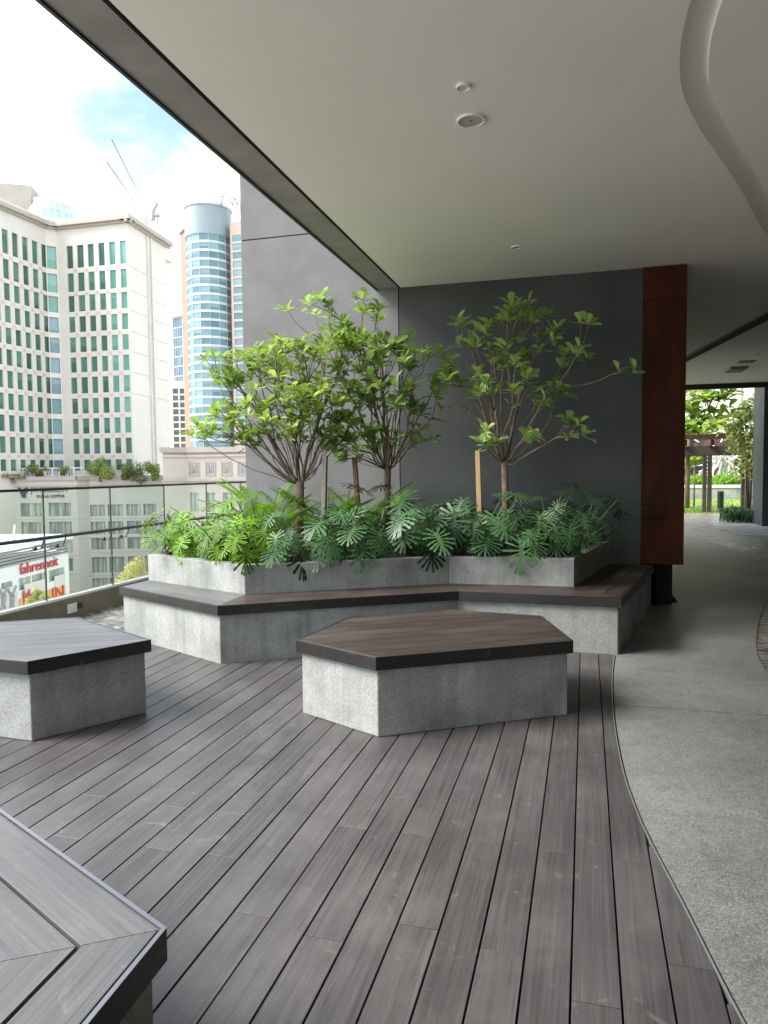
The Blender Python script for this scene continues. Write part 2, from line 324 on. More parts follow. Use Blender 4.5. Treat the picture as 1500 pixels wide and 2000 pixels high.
def cobblemat():
    mt, N, L, P = newmat('pebble_paving')
    src = nd(N, 'ShaderNodeNewGeometry').outputs['Position']
    w = nd(N, 'ShaderNodeTexNoise', Scale=0.9, Detail=2.0); L.new(src, w.inputs[0])
    wr = nd(N, 'ShaderNodeVectorMath', operation='SCALE'); wr.inputs['Scale'].default_value = 0.8; L.new(w.outputs['Color'], wr.inputs[0])
    ad = nd(N, 'ShaderNodeVectorMath', operation='ADD'); L.new(src, ad.inputs[0]); L.new(wr.outputs[0], ad.inputs[1])
    mp_ = nd(N, 'ShaderNodeMapping'); mp_.inputs['Scale'].default_value = (8, 22, 1); L.new(ad.outputs[0], mp_.inputs[0])
    v = nd(N, 'ShaderNodeTexVoronoi', Scale=1.0); L.new(mp_.outputs[0], v.inputs['Vector'])
    sx = nd(N, 'ShaderNodeSeparateColor'); L.new(v.outputs['Color'], sx.inputs[0])
    r = ramp(N, [(0,(0.16,0.14,0.12)),(0.5,(0.27,0.25,0.22)),(1,(0.40,0.37,0.33))]); L.new(sx.outputs[0], r.inputs[0])
    rd = ramp(N, [(0.25,g(1)),(0.62,g(0.35))]); L.new(v.outputs['Distance'], rd.inputs[0])
    ml = nd(N, 'ShaderNodeMixRGB', blend_type='MULTIPLY'); ml.inputs[0].default_value = 1; L.new(r.outputs[0], ml.inputs[1]); L.new(rd.outputs[0], ml.inputs[2])
    L.new(ml.outputs[0], P.inputs['Base Color']); P.inputs['Roughness'].default_value = 0.42
    b = bump(N, L, P, v.outputs['Distance'], 0.8, 0.02); b.invert = True; return mt
M['cobble'] = cobblemat()
def glassmat():
    mt, N, L, P = newmat('balustrade_glass'); N.remove(P)
    tr = nd(N, 'ShaderNodeBsdfTransparent'); tr.inputs[0].default_value = (0.95,0.985,0.965,1)
    gl = nd(N, 'ShaderNodeBsdfGlossy', Roughness=0.02); lw_ = nd(N, 'ShaderNodeLayerWeight', Blend=0.5); pw = nd(N, 'ShaderNodeMath', operation='POWER'); pw.inputs[1].default_value = 5.0; L.new(lw_.outputs['Facing'], pw.inputs[0])
    fr = nd(N, 'ShaderNodeMapRange'); fr.inputs[3].default_value = 0.035; fr.inputs[4].default_value = 0.9; L.new(pw.outputs[0], fr.inputs[0])
    mx = nd(N, 'ShaderNodeMixShader'); L.new(fr.outputs[0], mx.inputs[0]); L.new(tr.outputs[0], mx.inputs[1]); L.new(gl.outputs[0], mx.inputs[2])
    L.new(mx.outputs[0], N['Material Output'].inputs[0]); return mt
M['glass'] = glassmat()
M['hotel'] = plain('cream_cladding', (0.55,0.53,0.475), 0.7, 0, 0.05, 0.3)
M['hotel_trim'] = plain('cornice_stone', (0.34,0.31,0.265), 0.7, 0, 0.08, 0.5)
M['podium'] = plain('grey_stone_cladding', (0.47,0.455,0.40), 0.7, 0, 0.07, 0.4)
M['beige'] = plain('beige_plaster', (0.42,0.38,0.335), 0.75, 0, 0.06, 0.3)
M['teal'] = glazing('teal_glass', (0.022,0.058,0.047), (0.075,0.18,0.145))
M['teal_b'] = glazing('bright_teal_glass', (0.08,0.23,0.185), (0.12,0.30,0.25))
M['blue_g'] = glazing('blue_glass', (0.045,0.10,0.125), (0.13,0.25,0.28))
M['blue_d'] = glazing('deep_blue_glass', (0.03,0.06,0.10), (0.07,0.13,0.19))
M['ink'] = plain('dark_lettering', (0.05,0.05,0.06), 0.6)
M['curtain'] = glazing('curtained_glass', (0.13,0.17,0.145), (0.40,0.46,0.37), 0.2, True)
M['darkglass'] = glazing('dark_glass', (0.02,0.027,0.033), (0.05,0.06,0.07))
M['tan'] = plain('tan_cladding', (0.40,0.33,0.27), 0.7, 0, 0.06, 0.2)
M['tan_d'] = plain('dark_tan_cladding', (0.20,0.145,0.105), 0.7, 0, 0.06, 0.2)
M['tile'] = plain('grey_blue_tile', (0.2,0.25,0.27), 0.5, 0, 0.05, 0.3)
M['band'] = plain('pale_band', (0.42,0.46,0.46), 0.6, 0, 0.04, 0.3)
M['red'] = plain('red_sign', (0.45,0.03,0.04), 0.5)
M['grey'] = plain('mid_grey', (0.25,0.26,0.27), 0.6)
M['white'] = plain('white_paint', (0.66,0.66,0.65), 0.5, 0, 0.03)
M['orange'] = plain('orange_print', (0.62,0.30,0.06), 0.5)
M['street'] = plain('asphalt', (0.42,0.395,0.35), 0.9, 0, 0.25, 0.05)
M['grass'] = plain('lawn', (0.17,0.26,0.045), 0.9, 0, 0.3, 3)
M['brownsteel'] = plain('brown_pergola_paint', (0.06,0.048,0.041), 0.5, 0, 0.1)
M['redbrown'] = plain('red_brown_timber', (0.055,0.024,0.018), 0.5, 0, 0.15)
M['cream'] = plain('cream_wall', (0.78,0.74,0.60), 0.8, 0, 0.05, 0.5)
M['pink'] = plain('pink_tile', (0.52,0.40,0.36), 0.6)
M['crane_washout'] = plain('sky_washout_crane_paint', (0.6,0.62,0.64), 0.6)  # mast colour paled to imitate washout by the bright sky
M['dome'] = plain('pale_green_glass', (0.30,0.46,0.40), 0.2)
M['crane'] = plain('crane_paint', (0.12,0.14,0.16), 0.6)

# ------------------------------------------------------------------ floor structure
ZC = 3.751
slab = box('terrace_slab', (-5.62,-9,-0.6), (14,45,-0.035), M['dark'], kind='structure')
ECURVE = catmull([(2.6,-2.6),(1.35,-0.6),(0.80,0.75),(0.56,1.55),(0.433,2.128),(0.338,2.70),(0.268,3.107),(0.228,3.40),(0.191,3.865),(0.176,4.668),(0.199,5.607),(0.245,6.30)], 6)
def edge_x(y):
    for a, b in zip(ECURVE, ECURVE[1:]):
        if a[1] <= y <= b[1]: return a[0]+(b[0]-a[0])*(y-a[1])/(b[1]-a[1])
    return ECURVE[0][0] if y < ECURVE[0][1] else ECURVE[-1][0]
cob = [(x+0.03, y) for x, y in ECURVE] + [(0.30,8.4),(1.04,8.8),(1.04,27),(14,27),(14,-9),(6,-9)]
prism('pebble_pavement', cob, -0.034, -0.008, M['cobble'], kind='structure')
prism('stone_walkway', [(-5.36,-9),(-4.46,-9),(-4.46,5.5),(-4.2,6.0),(-4.2,9.5),(-5.36,9.5)], -0.034, -0.006, M['cobble'], kind='structure')
# aggregate path in two slabs with an open joint between them
RC = catmull([(3.4,-5),(2.4,1.5),(1.75,4.2),(1.38,5.7),(1.35,6.2),(1.45,6.9),(1.72,8.06),(2.14,9.55),(2.62,11.2),(2.83,12.76),(2.80,14.2),(2.6,16.0),(2.18,17.35),(1.5,18.2)], 6)
def cut_poly(lo, hi):
    L_ = [(x+0.014, y) for x, y in ECURVE if lo < y < hi]; R_ = [(x, y) for x, y in RC if lo < y < hi]
    return L_, R_
pav = empty('aggregate_path', (1,4,0)); tag(pav, kind='structure')
yj = 4.905
L1, R1 = cut_poly(-2.5, yj)
prism('path_slab', [(edge_x(-2.5)+.014,-2.5)] + L1 + [(edge_x(yj)+.014, yj-.005)] + [(1.62, yj+.02)] + R1[::-1] + [(3.0,-2.5)], -0.034, 0.0, M['agg'], pav)
L2, R2 = cut_poly(yj+.03, 19)
prism('path_slab', [(edge_x(yj)+.014, yj+.006)] + L2 + [(0.30,8.4),(1.04,8.9),(1.04,18.3)] + R2[::-1] + [(1.62, yj+.031)], -0.034, 0.0, M['agg'], pav)
# metal edging between deck and path
me_ = MB()
for a, b in zip(ECURVE, ECURVE[1:]):
    d = (Vector(b)-Vector(a)).normalized(); n = Vector((d.y, -d.x))
    q = [Vector(a)-n*.001, Vector(a)+n*.005, Vector(b)+n*.005, Vector(b)-n*.001]
    me_.prism([(v.x, v.y) for v in q], -0.034, 0.003)
me_.build('metal_edging', M['alu'], pav)

# deck boards, each a piece of its own
deck = empty('timber_deck', (-2, 3, 0)); tag(deck, kind='structure')
PITCH_B, X0 = 0.1448, -0.034
rng = random.Random(5)
KNOWN = {-16:2.905,-15:2.535,-13:2.90,-12:2.545,-11:2.91,-10:2.56,-9:2.17,-7:2.92,-5:2.93,-3:2.93,-1:2.926,1:2.926,-18:4.34}
YN, YF = -2.4, 6.6
for k in range(-31, 12):
    xa, xb = X0+k*PITCH_B+0.0034, X0+(k+1)*PITCH_B-0.0034
    ys = [YN]
    if k in KNOWN: ys.append(KNOWN[k])
    else: ys.append({0: 5.75, 1: 0.6}.get(k % 2) + (k % 3)*0.1 + 0.02*(k % 5))
    if ys[-1] < 3.2: ys.append(ys[-1]+3.65)
    if ys[1] > 3.0: ys.insert(1, ys[1]-3.65)
    ys.append(YF); ys = sorted(y for y in ys if YN <= y <= YF)
    for ya, yb in zip(ys, ys[1:]):
        if yb-ya < 0.05: continue
        ya2, yb2 = ya+0.0016, yb-0.0016
        n = max(2, int((yb2-ya2)/0.08)); runs = []; cur = []
        for i in range(n+1):
            y = ya2+(yb2-ya2)*i/n; e = edge_x(y)-0.003
            if e > xa+0.006: cur.append((min(xb, e), y))
            elif cur: runs.append(cur); cur = []
        if cur: runs.append(cur)
        for r in runs:
            if len(r) < 2: continue
            if all(p[0] == xb for p in r): r = [r[0], r[-1]]
            cy = (r[0][1]+r[-1][1])/2; cx = (xa+xb)/2; dz = rng.uniform(-.0012, .0008)
            b = MB(); b.prism([(xa-cx, r[0][1]-cy)]+[(x-cx, y-cy) for x, y in r]+[(xa-cx, r[-1][1]-cy)], -0.024, 0.0)
            o = b.build('board', M['deck'], None)
            COL.unlink(o); put(o, deck, Matrix.Translation((cx, cy, dz))); bevel(o, 0.0009, 1)

# ------------------------------------------------------------------ ceiling, walls
CA = catmull([(3.6,-9),(2.6,-3),(1.6,0.8),(0.72,2.9),(0.50,3.6),(0.462,4.04),(0.494,4.44),(0.555,4.75),(0.697,5.19),(0.876,5.64),(1.197,6.47),(1.667,7.75),(2.5,9.4),(4.2,11.2),(7,12.4),(9.6,13)], 8)
def offs(pts, d):
    out = []
    for i in range(len(pts)):
        a = Vector(pts[max(i-1,0)]); b = Vector(pts[min(i+1,len(pts)-1)]); t = (b-a).normalized()
        out.append((pts[i][0]+t.y*d, pts[i][1]-t.x*d))
    return out
def sheet(name, poly, z, mat, parent=None, kind=None):
    tri = tessellate_polygon([[Vector((x, y, 0)) for x, y in poly]])
    me = bpy.data.meshes.new(name); me.from_pydata([(x, y, z) for x, y in poly], [], [tuple(t) for t in tri]); me.update(); me.materials.append(mat)
    o = bpy.data.objects.new(name, me); put(o, parent); tag(o, kind=kind); return o
ceil = sheet('ceiling', [(-2.147,-9)]+CA+[(9.6,20.7),(-2.147,20.7)], ZC, M['ceil'], kind='structure')
CB = offs(CA, 0.145); CB[0] = (CB[0][0], -9); CB[-1] = (9.6, CB[-1][1])
sheet('ceiling_panel', CB+[(9.6,-9)], ZC, M['ceil'], ceil)
# rounded groove winding between the two ceiling fields
rows = []
for k in range(9):
    a = k/8*pi/2; off = 0.145*(1-cos(pi*k/8))/2; z = ZC+0.075*sin(pi*k/8)**.8 if 0 < k < 8 else ZC; q = offs(CA, off)
    rows.append([(x, y, z) for x, y in q])
vs_, fs_ = [], []
for r in rows: vs_ += r
n = len(CA)
for k in range(8):
    for i in range(n-1): fs_.append((k*n+i, k*n+i+1, (k+1)*n+i+1, (k+1)*n+i))
mesh('curved_groove', vs_, fs_, M['ceil'], ceil, True)
# the floors above, shading the terrace
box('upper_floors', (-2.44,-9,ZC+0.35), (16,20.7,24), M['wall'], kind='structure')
eb = box('edge_soffit', (-2.44,-9,ZC), (-2.178,8.55,ZC+0.34), M['soffit'], kind='structure')
box('drip_trim', (-2.462,-9,ZC-0.012), (-2.4405,8.549,ZC+0.34), M['black'], eb)
box('shadow_gap', (-2.1775,-9,ZC+0.02), (-2.148,20.69,ZC+0.1), M['black'], eb)
box('ceiling_edge_trim', (-2.147,20.71,ZC-0.13), (9.6,20.86,ZC+0.34), M['black'], eb)

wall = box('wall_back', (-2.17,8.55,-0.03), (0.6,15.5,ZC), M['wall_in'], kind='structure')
ow = empty('wall_outer', (-3.2,8.55,0)); tag(ow, kind='structure')
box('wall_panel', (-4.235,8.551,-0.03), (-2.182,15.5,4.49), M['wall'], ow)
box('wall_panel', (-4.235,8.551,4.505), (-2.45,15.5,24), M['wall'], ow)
box('joint_backing', (-4.225,8.565,4.485), (-2.46,15.4,4.51), M['dark'], ow)
box('joint_backing', (-2.19,8.58,0), (-2.165,15.4,ZC-.01), M['dark'], ow)
box('upper_wall', (-2.445,8.552,ZC+0.36), (-2.441,20,24), M['wall'], ow)
# lobby side to the right, out of view, and an added rear wall darkening right-facing sides
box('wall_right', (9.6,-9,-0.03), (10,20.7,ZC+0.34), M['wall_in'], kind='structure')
box('rear_shade_wall', (1.0,-7.3,-0.03), (9.6,-7.0,ZC+0.34), M['wall_in'], kind='structure')

# weathering-steel pier
rp = empty('steel_clad_pier', (0.82,8.75,0), 'tall rust-brown weathering steel pier at the end of the shaded back wall', 'pier')
for z0, z1 in ((0.487,0.983),(0.986,3.398),(3.401,3.742)):
    box('steel_panel', (0.602,8.50,z0), (1.045,13.5,z1), M['rust'] if z1-z0 > 1 else M['rust_b'], rp, 0.002)
box('plinth', (0.785,8.76,-0.008), (0.96,13.2,0.487), M['dark'], rp)

# ------------------------------------------------------------------ benches
ZS, ZF = 0.48, 0.402
def edge_trim(parent, poly, i, j, inn, z0=ZS-0.001, z1=ZS+0.002):
    mb = MB(); mb.prism([poly[i], poly[j], inn[j], inn[i]], z0, z1); mb.build('edge_trim', M['trim'], parent)
def fascia(parent, poly, th=0.016, closed=True, z0=ZF, z1=ZS-0.0015):
    inn = inset(poly, th); n = len(poly); tin = inset(poly, 0.011)
    for i in range(n if closed else n-1):
        j = (i+1) % n; edge_trim(parent, poly, i, j, tin); a, b = Vector(poly[i]), Vector(poly[j]); c = (a+b)/2; ang = math.atan2(b.y-a.y, b.x-a.x)
        R = Matrix.Rotation(-ang, 2); q = [R @ (Vector(p)-c) for p in (poly[i], poly[j], inn[j], inn[i])]
        mb = MB(); mb.prism([(v.x, v.y) for v in q], z0, z1); o = mb.build('fascia', M['fascia'], None); COL.unlink(o)
        put(o, parent, Matrix.Translation((c.x, c.y, 0)) @ Matrix.Rotation(ang, 4, 'Z')); bevel(o, 0.001, 1)
def seat_board(parent, poly, ang, z0=ZS-0.025, z1=ZS, name='seat_board', mat=None):
    c = Vector((sum(p[0] for p in poly)/len(poly), sum(p[1] for p in poly)/len(poly))); R = Matrix.Rotation(-ang, 2)
    q = [R @ (Vector(p)-c) for p in poly]; mb = MB(); mb.prism([(v.x, v.y) for v in q], z0, z1)
    o = mb.build(name, mat or M['seat'], None); COL.unlink(o)
    put(o, parent, Matrix.Translation((c.x, c.y, 0)) @ Matrix.Rotation(ang, 4, 'Z')); bevel(o, 0.001, 1)
def hex_bench(label, poly, ang, name='polygon_bench', mitred=False, mat=None):
    poly = ccw(poly); c = (sum(p[0] for p in poly)/len(poly), sum(p[1] for p in poly)/len(poly), 0)
    root = empty(name, c, label, 'bench', 'freestanding benches on the deck')
    prism('base', inset(poly, 0.03), 0.0, ZF+0.01, M['conc'], root, 0.006)
    prism('gap_shade_sheet', inset(poly, 0.05), ZF+0.012, ZS-0.045, M['dark'], root)  # black sheet standing in for deep shade between the boards
    fascia(root, poly)
    inn = inset(poly, 0.0175)
    if not mitred:
        d = Vector((cos(ang), sin(ang))); nn = Vector((-d.y, d.x)); ts = [Vector(p).dot(nn) for p in inn]; t = min(ts); w = 0.1405
        while t < max(ts):
            q = clip(inn, tuple(nn*t), tuple(nn)); q = clip(q, tuple(nn*(t+w-0.006)), tuple(-nn)) if len(q) > 2 else q
            if len(q) > 2 and (min(t+w, max(ts))-t) > 0.012: seat_board(root, q, ang, mat=mat)
            t += w
    else:
        cur = inn
        for k in range(3):
            nx = inset(cur, 0.142)
            for i in range(len(cur)):
                j = (i+1) % len(cur); a, b = Vector(cur[i]), Vector(cur[j])
                e = (b-a).normalized()*0.0008
                seat_board(root, [tuple(a+e), tuple(b-e), tuple(Vector(nx[j])-e), tuple(Vector(nx[i])+e)], math.atan2(b.y-a.y, b.x-a.x), mat=mat)
            cur = inset(nx, 0.010)
        seat_board(root, cur, 0.5, mat=mat)
    return root
hex_bench('six-sided brown timber bench on a grey concrete base in the middle of the deck',
          [(-1.779,4.251),(-1.157,3.942),(-0.067,4.621),(-0.307,5.369),(-1.012,5.46),(-1.677,5.003)], math.atan2(.679,1.09))
hex_bench('concrete-based timber bench cut by the left edge, in front of the glass railing',
          [(-3.08,3.392),(-2.696,4.04),(-3.671,4.555),(-4.52,4.04),(-4.36,3.52),(-3.75,3.425)], radians(27), mat=M['seat_sheen'])
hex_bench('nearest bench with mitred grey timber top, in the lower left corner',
          [(-0.945,1.446),(-2.15,2.01),(-3.0,1.65),(-2.95,0.75),(-1.6,0.15),(-0.905,0.75)], 0, mitred=True, mat=M['seat_sheen'])

# planter with wrap-around bench
pb = empty('planter_bench', (-2,7,0), 'long angular concrete planter with a wrap-around timber bench below the dark wall', 'planter')
SP = [(-4.27,5.90),(-2.85,5.197),(-1.078,6.31),(0.294,6.24),(0.748,8.51)]
WP = [(-4.235,6.33),(-2.884,5.757),(-1.241,6.735),(-0.095,6.782),(0.258,8.52)]
outer = SP+[(-4.25,8.51)]
prism('plinth', inset(ccw(outer), 0.03), -0.02, ZF+0.01, M['conc'], pb, 0.006)
prism('gap_shade_sheet', inset(ccw(outer), 0.055), ZF+0.012, ZS-0.03, M['dark'], pb)  # black sheet again, painted shade under the seat gaps
inn = inset(ccw(outer), 0.024)
if ccw(outer) != outer: raise RuntimeError
for i in range(4):
    a, b = Vector(outer[i]), Vector(outer[i+1]); c = (a+b)/2; ang = math.atan2(b.y-a.y, b.x-a.x); R = Matrix.Rotation(-ang, 2)
    q = [R @ (Vector(p)-c) for p in (outer[i], outer[i+1], inn[i+1], inn[i])]
    mb = MB(); mb.prism([(v.x, v.y) for v in q], ZF, ZS+.0015); o = mb.build('fascia', M['fascia'], None); COL.unlink(o)
    put(o, pb, Matrix.Translation((c.x, c.y, 0)) @ Matrix.Rotation(ang, 4, 'Z')); bevel(o, 0.001, 1)
for i in range(4):
    a0, a1 = Vector(inn[i]), Vector(inn[i+1]); b0, b1 = Vector(WP[i]), Vector(WP[i+1]); e = (a1-a0).normalized()*0.001
    nb = 3
    for k in range(nb):
        t0, t1 = k/nb+0.006, (k+1)/nb-0.006
        seat_board(pb, [tuple(a0.lerp(b0,t0)+e), tuple(a1.lerp(b1,t0)-e), tuple(a1.lerp(b1,t1)-e), tuple(a0.lerp(b0,t1)+e)], math.atan2(a1.y-a0.y, a1.x-a0.x), mat=M['seat_sheen'] if i == 0 else M['seat'])
wo_ = WP+[(-4.235,8.52)]; wi = inset(wo_, 0.12)
for i in (0,1,2,3,5):
    j = (i+1) % 6
    b = MB(); b.prism([wo_[i], wo_[j], wi[j], wi[i]], ZF+0.011, 0.737); bevel(b.build('planter_wall', M['conc'], pb), 0.004)
prism('soil', inset(wo_, 0.118), 0.42, 0.665, M['soil'], pb)

# ------------------------------------------------------------------ balustrade
XR = -5.40
bal = empty('glass_balustrade', (XR,6,0), 'frameless glass balustrade with black top rail along the terrace edge', 'balustrade')
box('kerb', (XR-0.18,-9,-0.03), (XR+0.04,15,0.215), M['kerb'], bal, 0.004)
box('glass_channel', (XR-0.03,-9,0.2155), (XR+0.03,15,0.24), M['alu'], bal)
JY = [-7.6,-6.2,-4.8,-3.4,-2.0,-0.6,0.8,2.2,3.6,5.0]
def y_at(px, py):
    d = ray(px, py); return (XR/d.x)*d.y
JY = [-8.0,-5.8,-3.6,-1.4,0.8,2.9,4.55,y_at(87,1060),y_at(217,1040),y_at(321,1000),y_at(403,970),y_at(470,960),14.8]
for a, b in zip(JY, JY[1:]):
    box('glass_panel', (XR-0.007, a+0.006, 0.225), (XR+0.007, b-0.006, 1.39), M['glass'], bal)
    box('panel_joint', (XR-0.007, b-0.0058, 0.24), (XR+0.007, b+0.0058, 1.39), M['black'], bal)
t = MB(); t.box((XR-0.02,-9,1.385), (XR+0.02,15,1.412)); bevel(t.build('top_rail', M['black'], bal), 0.004)
hr = MB(); hx = XR+0.09; hr.tube([(hx,-9,0.905),(hx,15,0.905)], 0.019, 10); hand = hr.build('handrail', M['black'], bal, True)
for y in JY[2:-1]:
    for s in (-1, 1):
        yy = y+s*0.16; q = MB(); q.tube([(XR+0.007,yy,0.80),(XR+0.09,yy,0.80),(hx,yy+0.05,0.885)], 0.007, 6); q.tube([(XR+0.005,yy,0.80),(XR+0.03,yy,0.80)], 0.022, 8)
        q.build('bracket', M['black'], hand)
sl = at_y(133,1182,5); 
stp = empty('kerb_light', (XR+0.05, y_at(133,1182), 0.1), 'small square white light fitting on the kerb below the railing', 'light')
yk = y_at(133,1182)
box('housing', (XR+0.041,yk-0.07,0.055), (XR+0.062,yk+0.07,0.155), M['offwhite'], stp, 0.004)
box('hood', (XR+0.041,yk+0.073,0.085), (XR+0.075,yk+0.14,0.145), M['black'], stp, 0.004)

# ------------------------------------------------------------------ ceiling fittings
def disc(parent, name, c, r, z0, z1, mat, k=24):
    b = MB(); b.tube([(c[0],c[1],z1),(c[0],c[1],z0)], [r,r*0.97], k); return b.build(name, mat, parent)
def ring(parent, name, c, r0, r1, z0, z1, mat, k=28):
    b = MB(); v = []; f = []
    for i in range(k):
        w = 2*pi*i/k
        for (r, z) in ((r0,z1),(r1,z1),(r1*0.99,z0),(r0,z0)): v.append((c[0]+r*cos(w), c[1]+r*sin(w), z))
    for i in range(k):
        j = (i+1) % k
        for q in range(4): f.append((i*4+q, j*4+q, j*4+(q+1)%4, i*4+(q+1)%4))
    b.add(v, f); return b.build(name, mat, parent)
M['sensor_mid'] = plain('dusty_grille', (0.42,0.43,0.42), 0.6, 0, 0.05)
def fitting(name, c, r, label, cat, mat_face, dz=0.012, zc=ZC):
    e = empty(name, (c[0],c[1],zc), label, cat, 'round fittings in the ceiling')
    ring(e, 'rim', c, r*0.9, r, zc-dz, zc+0.004, M['ceil']); disc(e, 'face', c, r*0.9, zc-dz*0.5, zc+0.004, mat_face); return e
sp = fitting('ceiling_speaker', (-0.704,4.656), 0.088, 'largest round grey ceiling speaker, with a tiny dark centre', 'speaker', M['sensor_mid'])
disc(sp, 'centre_dot', (-0.704,4.656), 0.008, ZC-0.0075, ZC-0.004, M['black'], 10)
fitting('smoke_detector', (-0.686,4.245), 0.040, 'small round detector nearest the top of the photo, beside the ceiling speaker', 'detector', M['offwhite'], 0.014)
fitting('downlight', (-0.671,7.362), 0.045, 'small recessed ceiling spot above the right-hand tree', 'downlight', M['grey'])
dl = fitting('downlight', (1.996,12.845), 0.06, 'small pale ceiling spot between the rust pier and the dark slot', 'downlight', M['white'])
fitting('downlight', (3.199,15.6), 0.06, 'dark ceiling spot nearest the right edge in the far passage', 'downlight', M['black'])
e = empty('ceiling_vent', (3.21,17.7,ZC), 'dark rectangular box on the far passage ceiling above the garden opening', 'vent')
box('frame', (3.03,17.35,ZC-0.05), (3.39,18.05,ZC+0.01), M['grey'], e); box('grille', (3.06,17.38,ZC-0.055), (3.36,18.02,ZC-0.0505), M['black'], e)
e = empty('ceiling_vent', (3.21,16.6,ZC), 'thin flat dark diffuser on the far passage ceiling, middle of three', 'vent')
box('frame', (3.05,16.45,ZC-0.015), (3.37,16.78,ZC+0.01), M['grey'], e); box('grille', (3.07,16.47,ZC-0.018), (3.35,16.76,ZC-0.0155), M['black'], e)
a, b = Vector((1.72,17.2)), Vector((2.62,11.25)); d = (b-a).normalized(); nn = Vector((-d.y,d.x))*0.075
e = empty('linear_diffuser', (2.2,14,ZC), 'long black slot running diagonally across the far ceiling', 'diffuser')
mb = MB(); mb.prism([tuple(a+nn),tuple(a-nn),tuple(b-nn),tuple(b+nn)], ZC-0.03, ZC+0.02); mb.build('slot', M['dark'], e)
for s in (-1,1):
    mb = MB(); mb.prism([tuple(a+nn*s),tuple(b+nn*s),tuple(b+nn*s*1.35),tuple(a+nn*s*1.35)], ZC-0.02, ZC+0.02); mb.build('trim', M['black'], e)

# ------------------------------------------------------------------ leaf meshes
def leaf_mesh(name, mat, droop=0.14, fold=0.22, wid=0.47, twist=0.0):
    st = [(0,.03),(.10,.07),(.28,.46),(.5,.80),(.70,1.0),(.86,.86),(.96,.48),(1.0,.06)]
    v, f = [], []
    for t, w in st:
        h = w*wid/2; z = -droop*t*t
        for s in (-1, 0, 1): v.append((s*h, t, z+(fold*h if s else 0)+s*twist*h*t))
    for i in range(len(st)-1):
        for s in (0, 1): a = i*3+s; f.append((a, a+1, a+4, a+3))
    me = bpy.data.meshes.new(name); me.from_pydata(v, [], f); me.materials.append(mat)
    me.polygons.foreach_set('use_smooth', [True]*len(f)); me.update(); return me
def phil_mesh(name, mat, seed, nl=8, droop=0.22):
    r = random.Random(seed); v, f = [], []
    def P(x, y): return (x, y, -droop*y*y - 0.28*abs(x)**1.6 + 0.10*abs(x))
    n0 = 9
    for i in range(n0):
        y = i/(n0-1)*0.56; w = 0.055*(1-y)+0.02
        v += [P(-w, y), (0, y, P(0, y)[2]-0.012), P(w, y)]
    for i in range(n0-1):
        a = i*3; f += [(a, a+1, a+4, a+3), (a+1, a+2, a+5, a+4)]
    lob = [(0.50, 0.46, radians(90), 0)]
    for sd in (-1, 1):
        for k in range(nl):
            t = (k+0.5)/nl; an = radians(-68+148*t+r.uniform(-5, 5))
            lob.append((0.03+0.50*t, (0.36+0.20*sin(pi*(0.18+0.72*t)))*r.uniform(.88, 1.08), an, sd))
    for (y0, L_, an, sd) in lob:
        sg_ = sd or 1; d = (cos(an)*sg_, sin(an)); p = (-d[1], d[0]); b = len(v); cur = r.uniform(-.05, .08); w0 = r.uniform(.030, .040)
        for q, ww in ((0, .85), (.28, .55), (.5, .95), (.66, .72), (.84, 1.15), (.95, .75), (1.0, .15)):
            cx, cy = d[0]*L_*q+p[0]*cur*q*q*sg_, y0+d[1]*L_*q+p[1]*cur*q*q*sg_
            for e in (-1, 1): v.append(P(cx+p[0]*ww*w0*e, cy+p[1]*ww*w0*e))
        for q in range(6): f.append((b+q*2, b+q*2+1, b+q*2+3, b+q*2+2))
    me = bpy.data.meshes.new(name); me.from_pydata(v, [], f); me.materials.append(mat)
    me.polygons.foreach_set('use_smooth', [True]*len(f)); me.update(); return me
def frond_mesh(name, mat, n=24, ll=0.2, arch=0.55, wid=0.022):
    v, f = [], []
    def C(t): return Vector((0, t*(1-0.12*t), 0.10*t-arch*t*t))
    for i in range(9):
        c = C(i/8); v += [(-0.006, c.y, c.z), (0.006, c.y, c.z)]
    for i in range(8): f.append((2*i, 2*i+1, 2*i+3, 2*i+2))
    for s in (-1, 1):
        for k in range(n):
            t = 0.10+0.9*k/n; c = C(t); L_ = ll*max(.12, sin(pi*(t*.86+.08)))**.75; a = radians(22+26*t); d = Vector((cos(a)*s, sin(a), -0.18-.2*t))
            b = len(v); w = wid
            for q, ww in ((0, .5), (.45, 1), (1, .08)):
                m_ = c+d*L_*q+Vector((0, 0, -.25*L_*q*q)); v += [(m_.x, m_.y-w*ww*.5, m_.z), (m_.x, m_.y+w*ww*.5, m_.z)]
            f += [(b, b+1, b+3, b+2), (b+2, b+3, b+5, b+4)]
    me = bpy.data.meshes.new(name); me.from_pydata(v, [], f); me.materials.append(mat); me.update(); return me
def frame(pos, ydir, zhint, scale):
    y = Vector(ydir).normalized(); z = Vector(zhint); z = (z-y*z.dot(y))
    z = z.normalized() if z.length > 1e-4 else y.orthogonal().normalized(); x = y.cross(z)
    m_ = Matrix((x*scale, y*scale, z*scale)).transposed().to_4x4(); m_.translation = pos; return m_
LEAF_A = [leaf_mesh('leaf_a', M['leaf_a'], *q) for q in ((.12,.25,.40,0),(.25,.15,.36,.2),(.05,.35,.44,-.2))]
M['leaf_c'] = leafmat('tree_leaf_pale', (0.15,0.27,0.055), (0.40,0.54,0.18), 0.34, 0.33)
LEAF_C = [leaf_mesh('leaf_c', M['leaf_c'], *q) for q in ((.12,.25,.48,0),(.28,.15,.44,.2),(.05,.35,.52,-.2))]
LEAF_B = [leaf_mesh('leaf_b', M['leaf_b'], *q) for q in ((.12,.25,.48,0),(.28,.15,.44,.2),(.05,.35,.52,-.2))]
PH_A = [phil_mesh('lobed_leaf_fresh', M['phil_a'], i, 7+i%2, .18+.1*i) for i in range(3)]
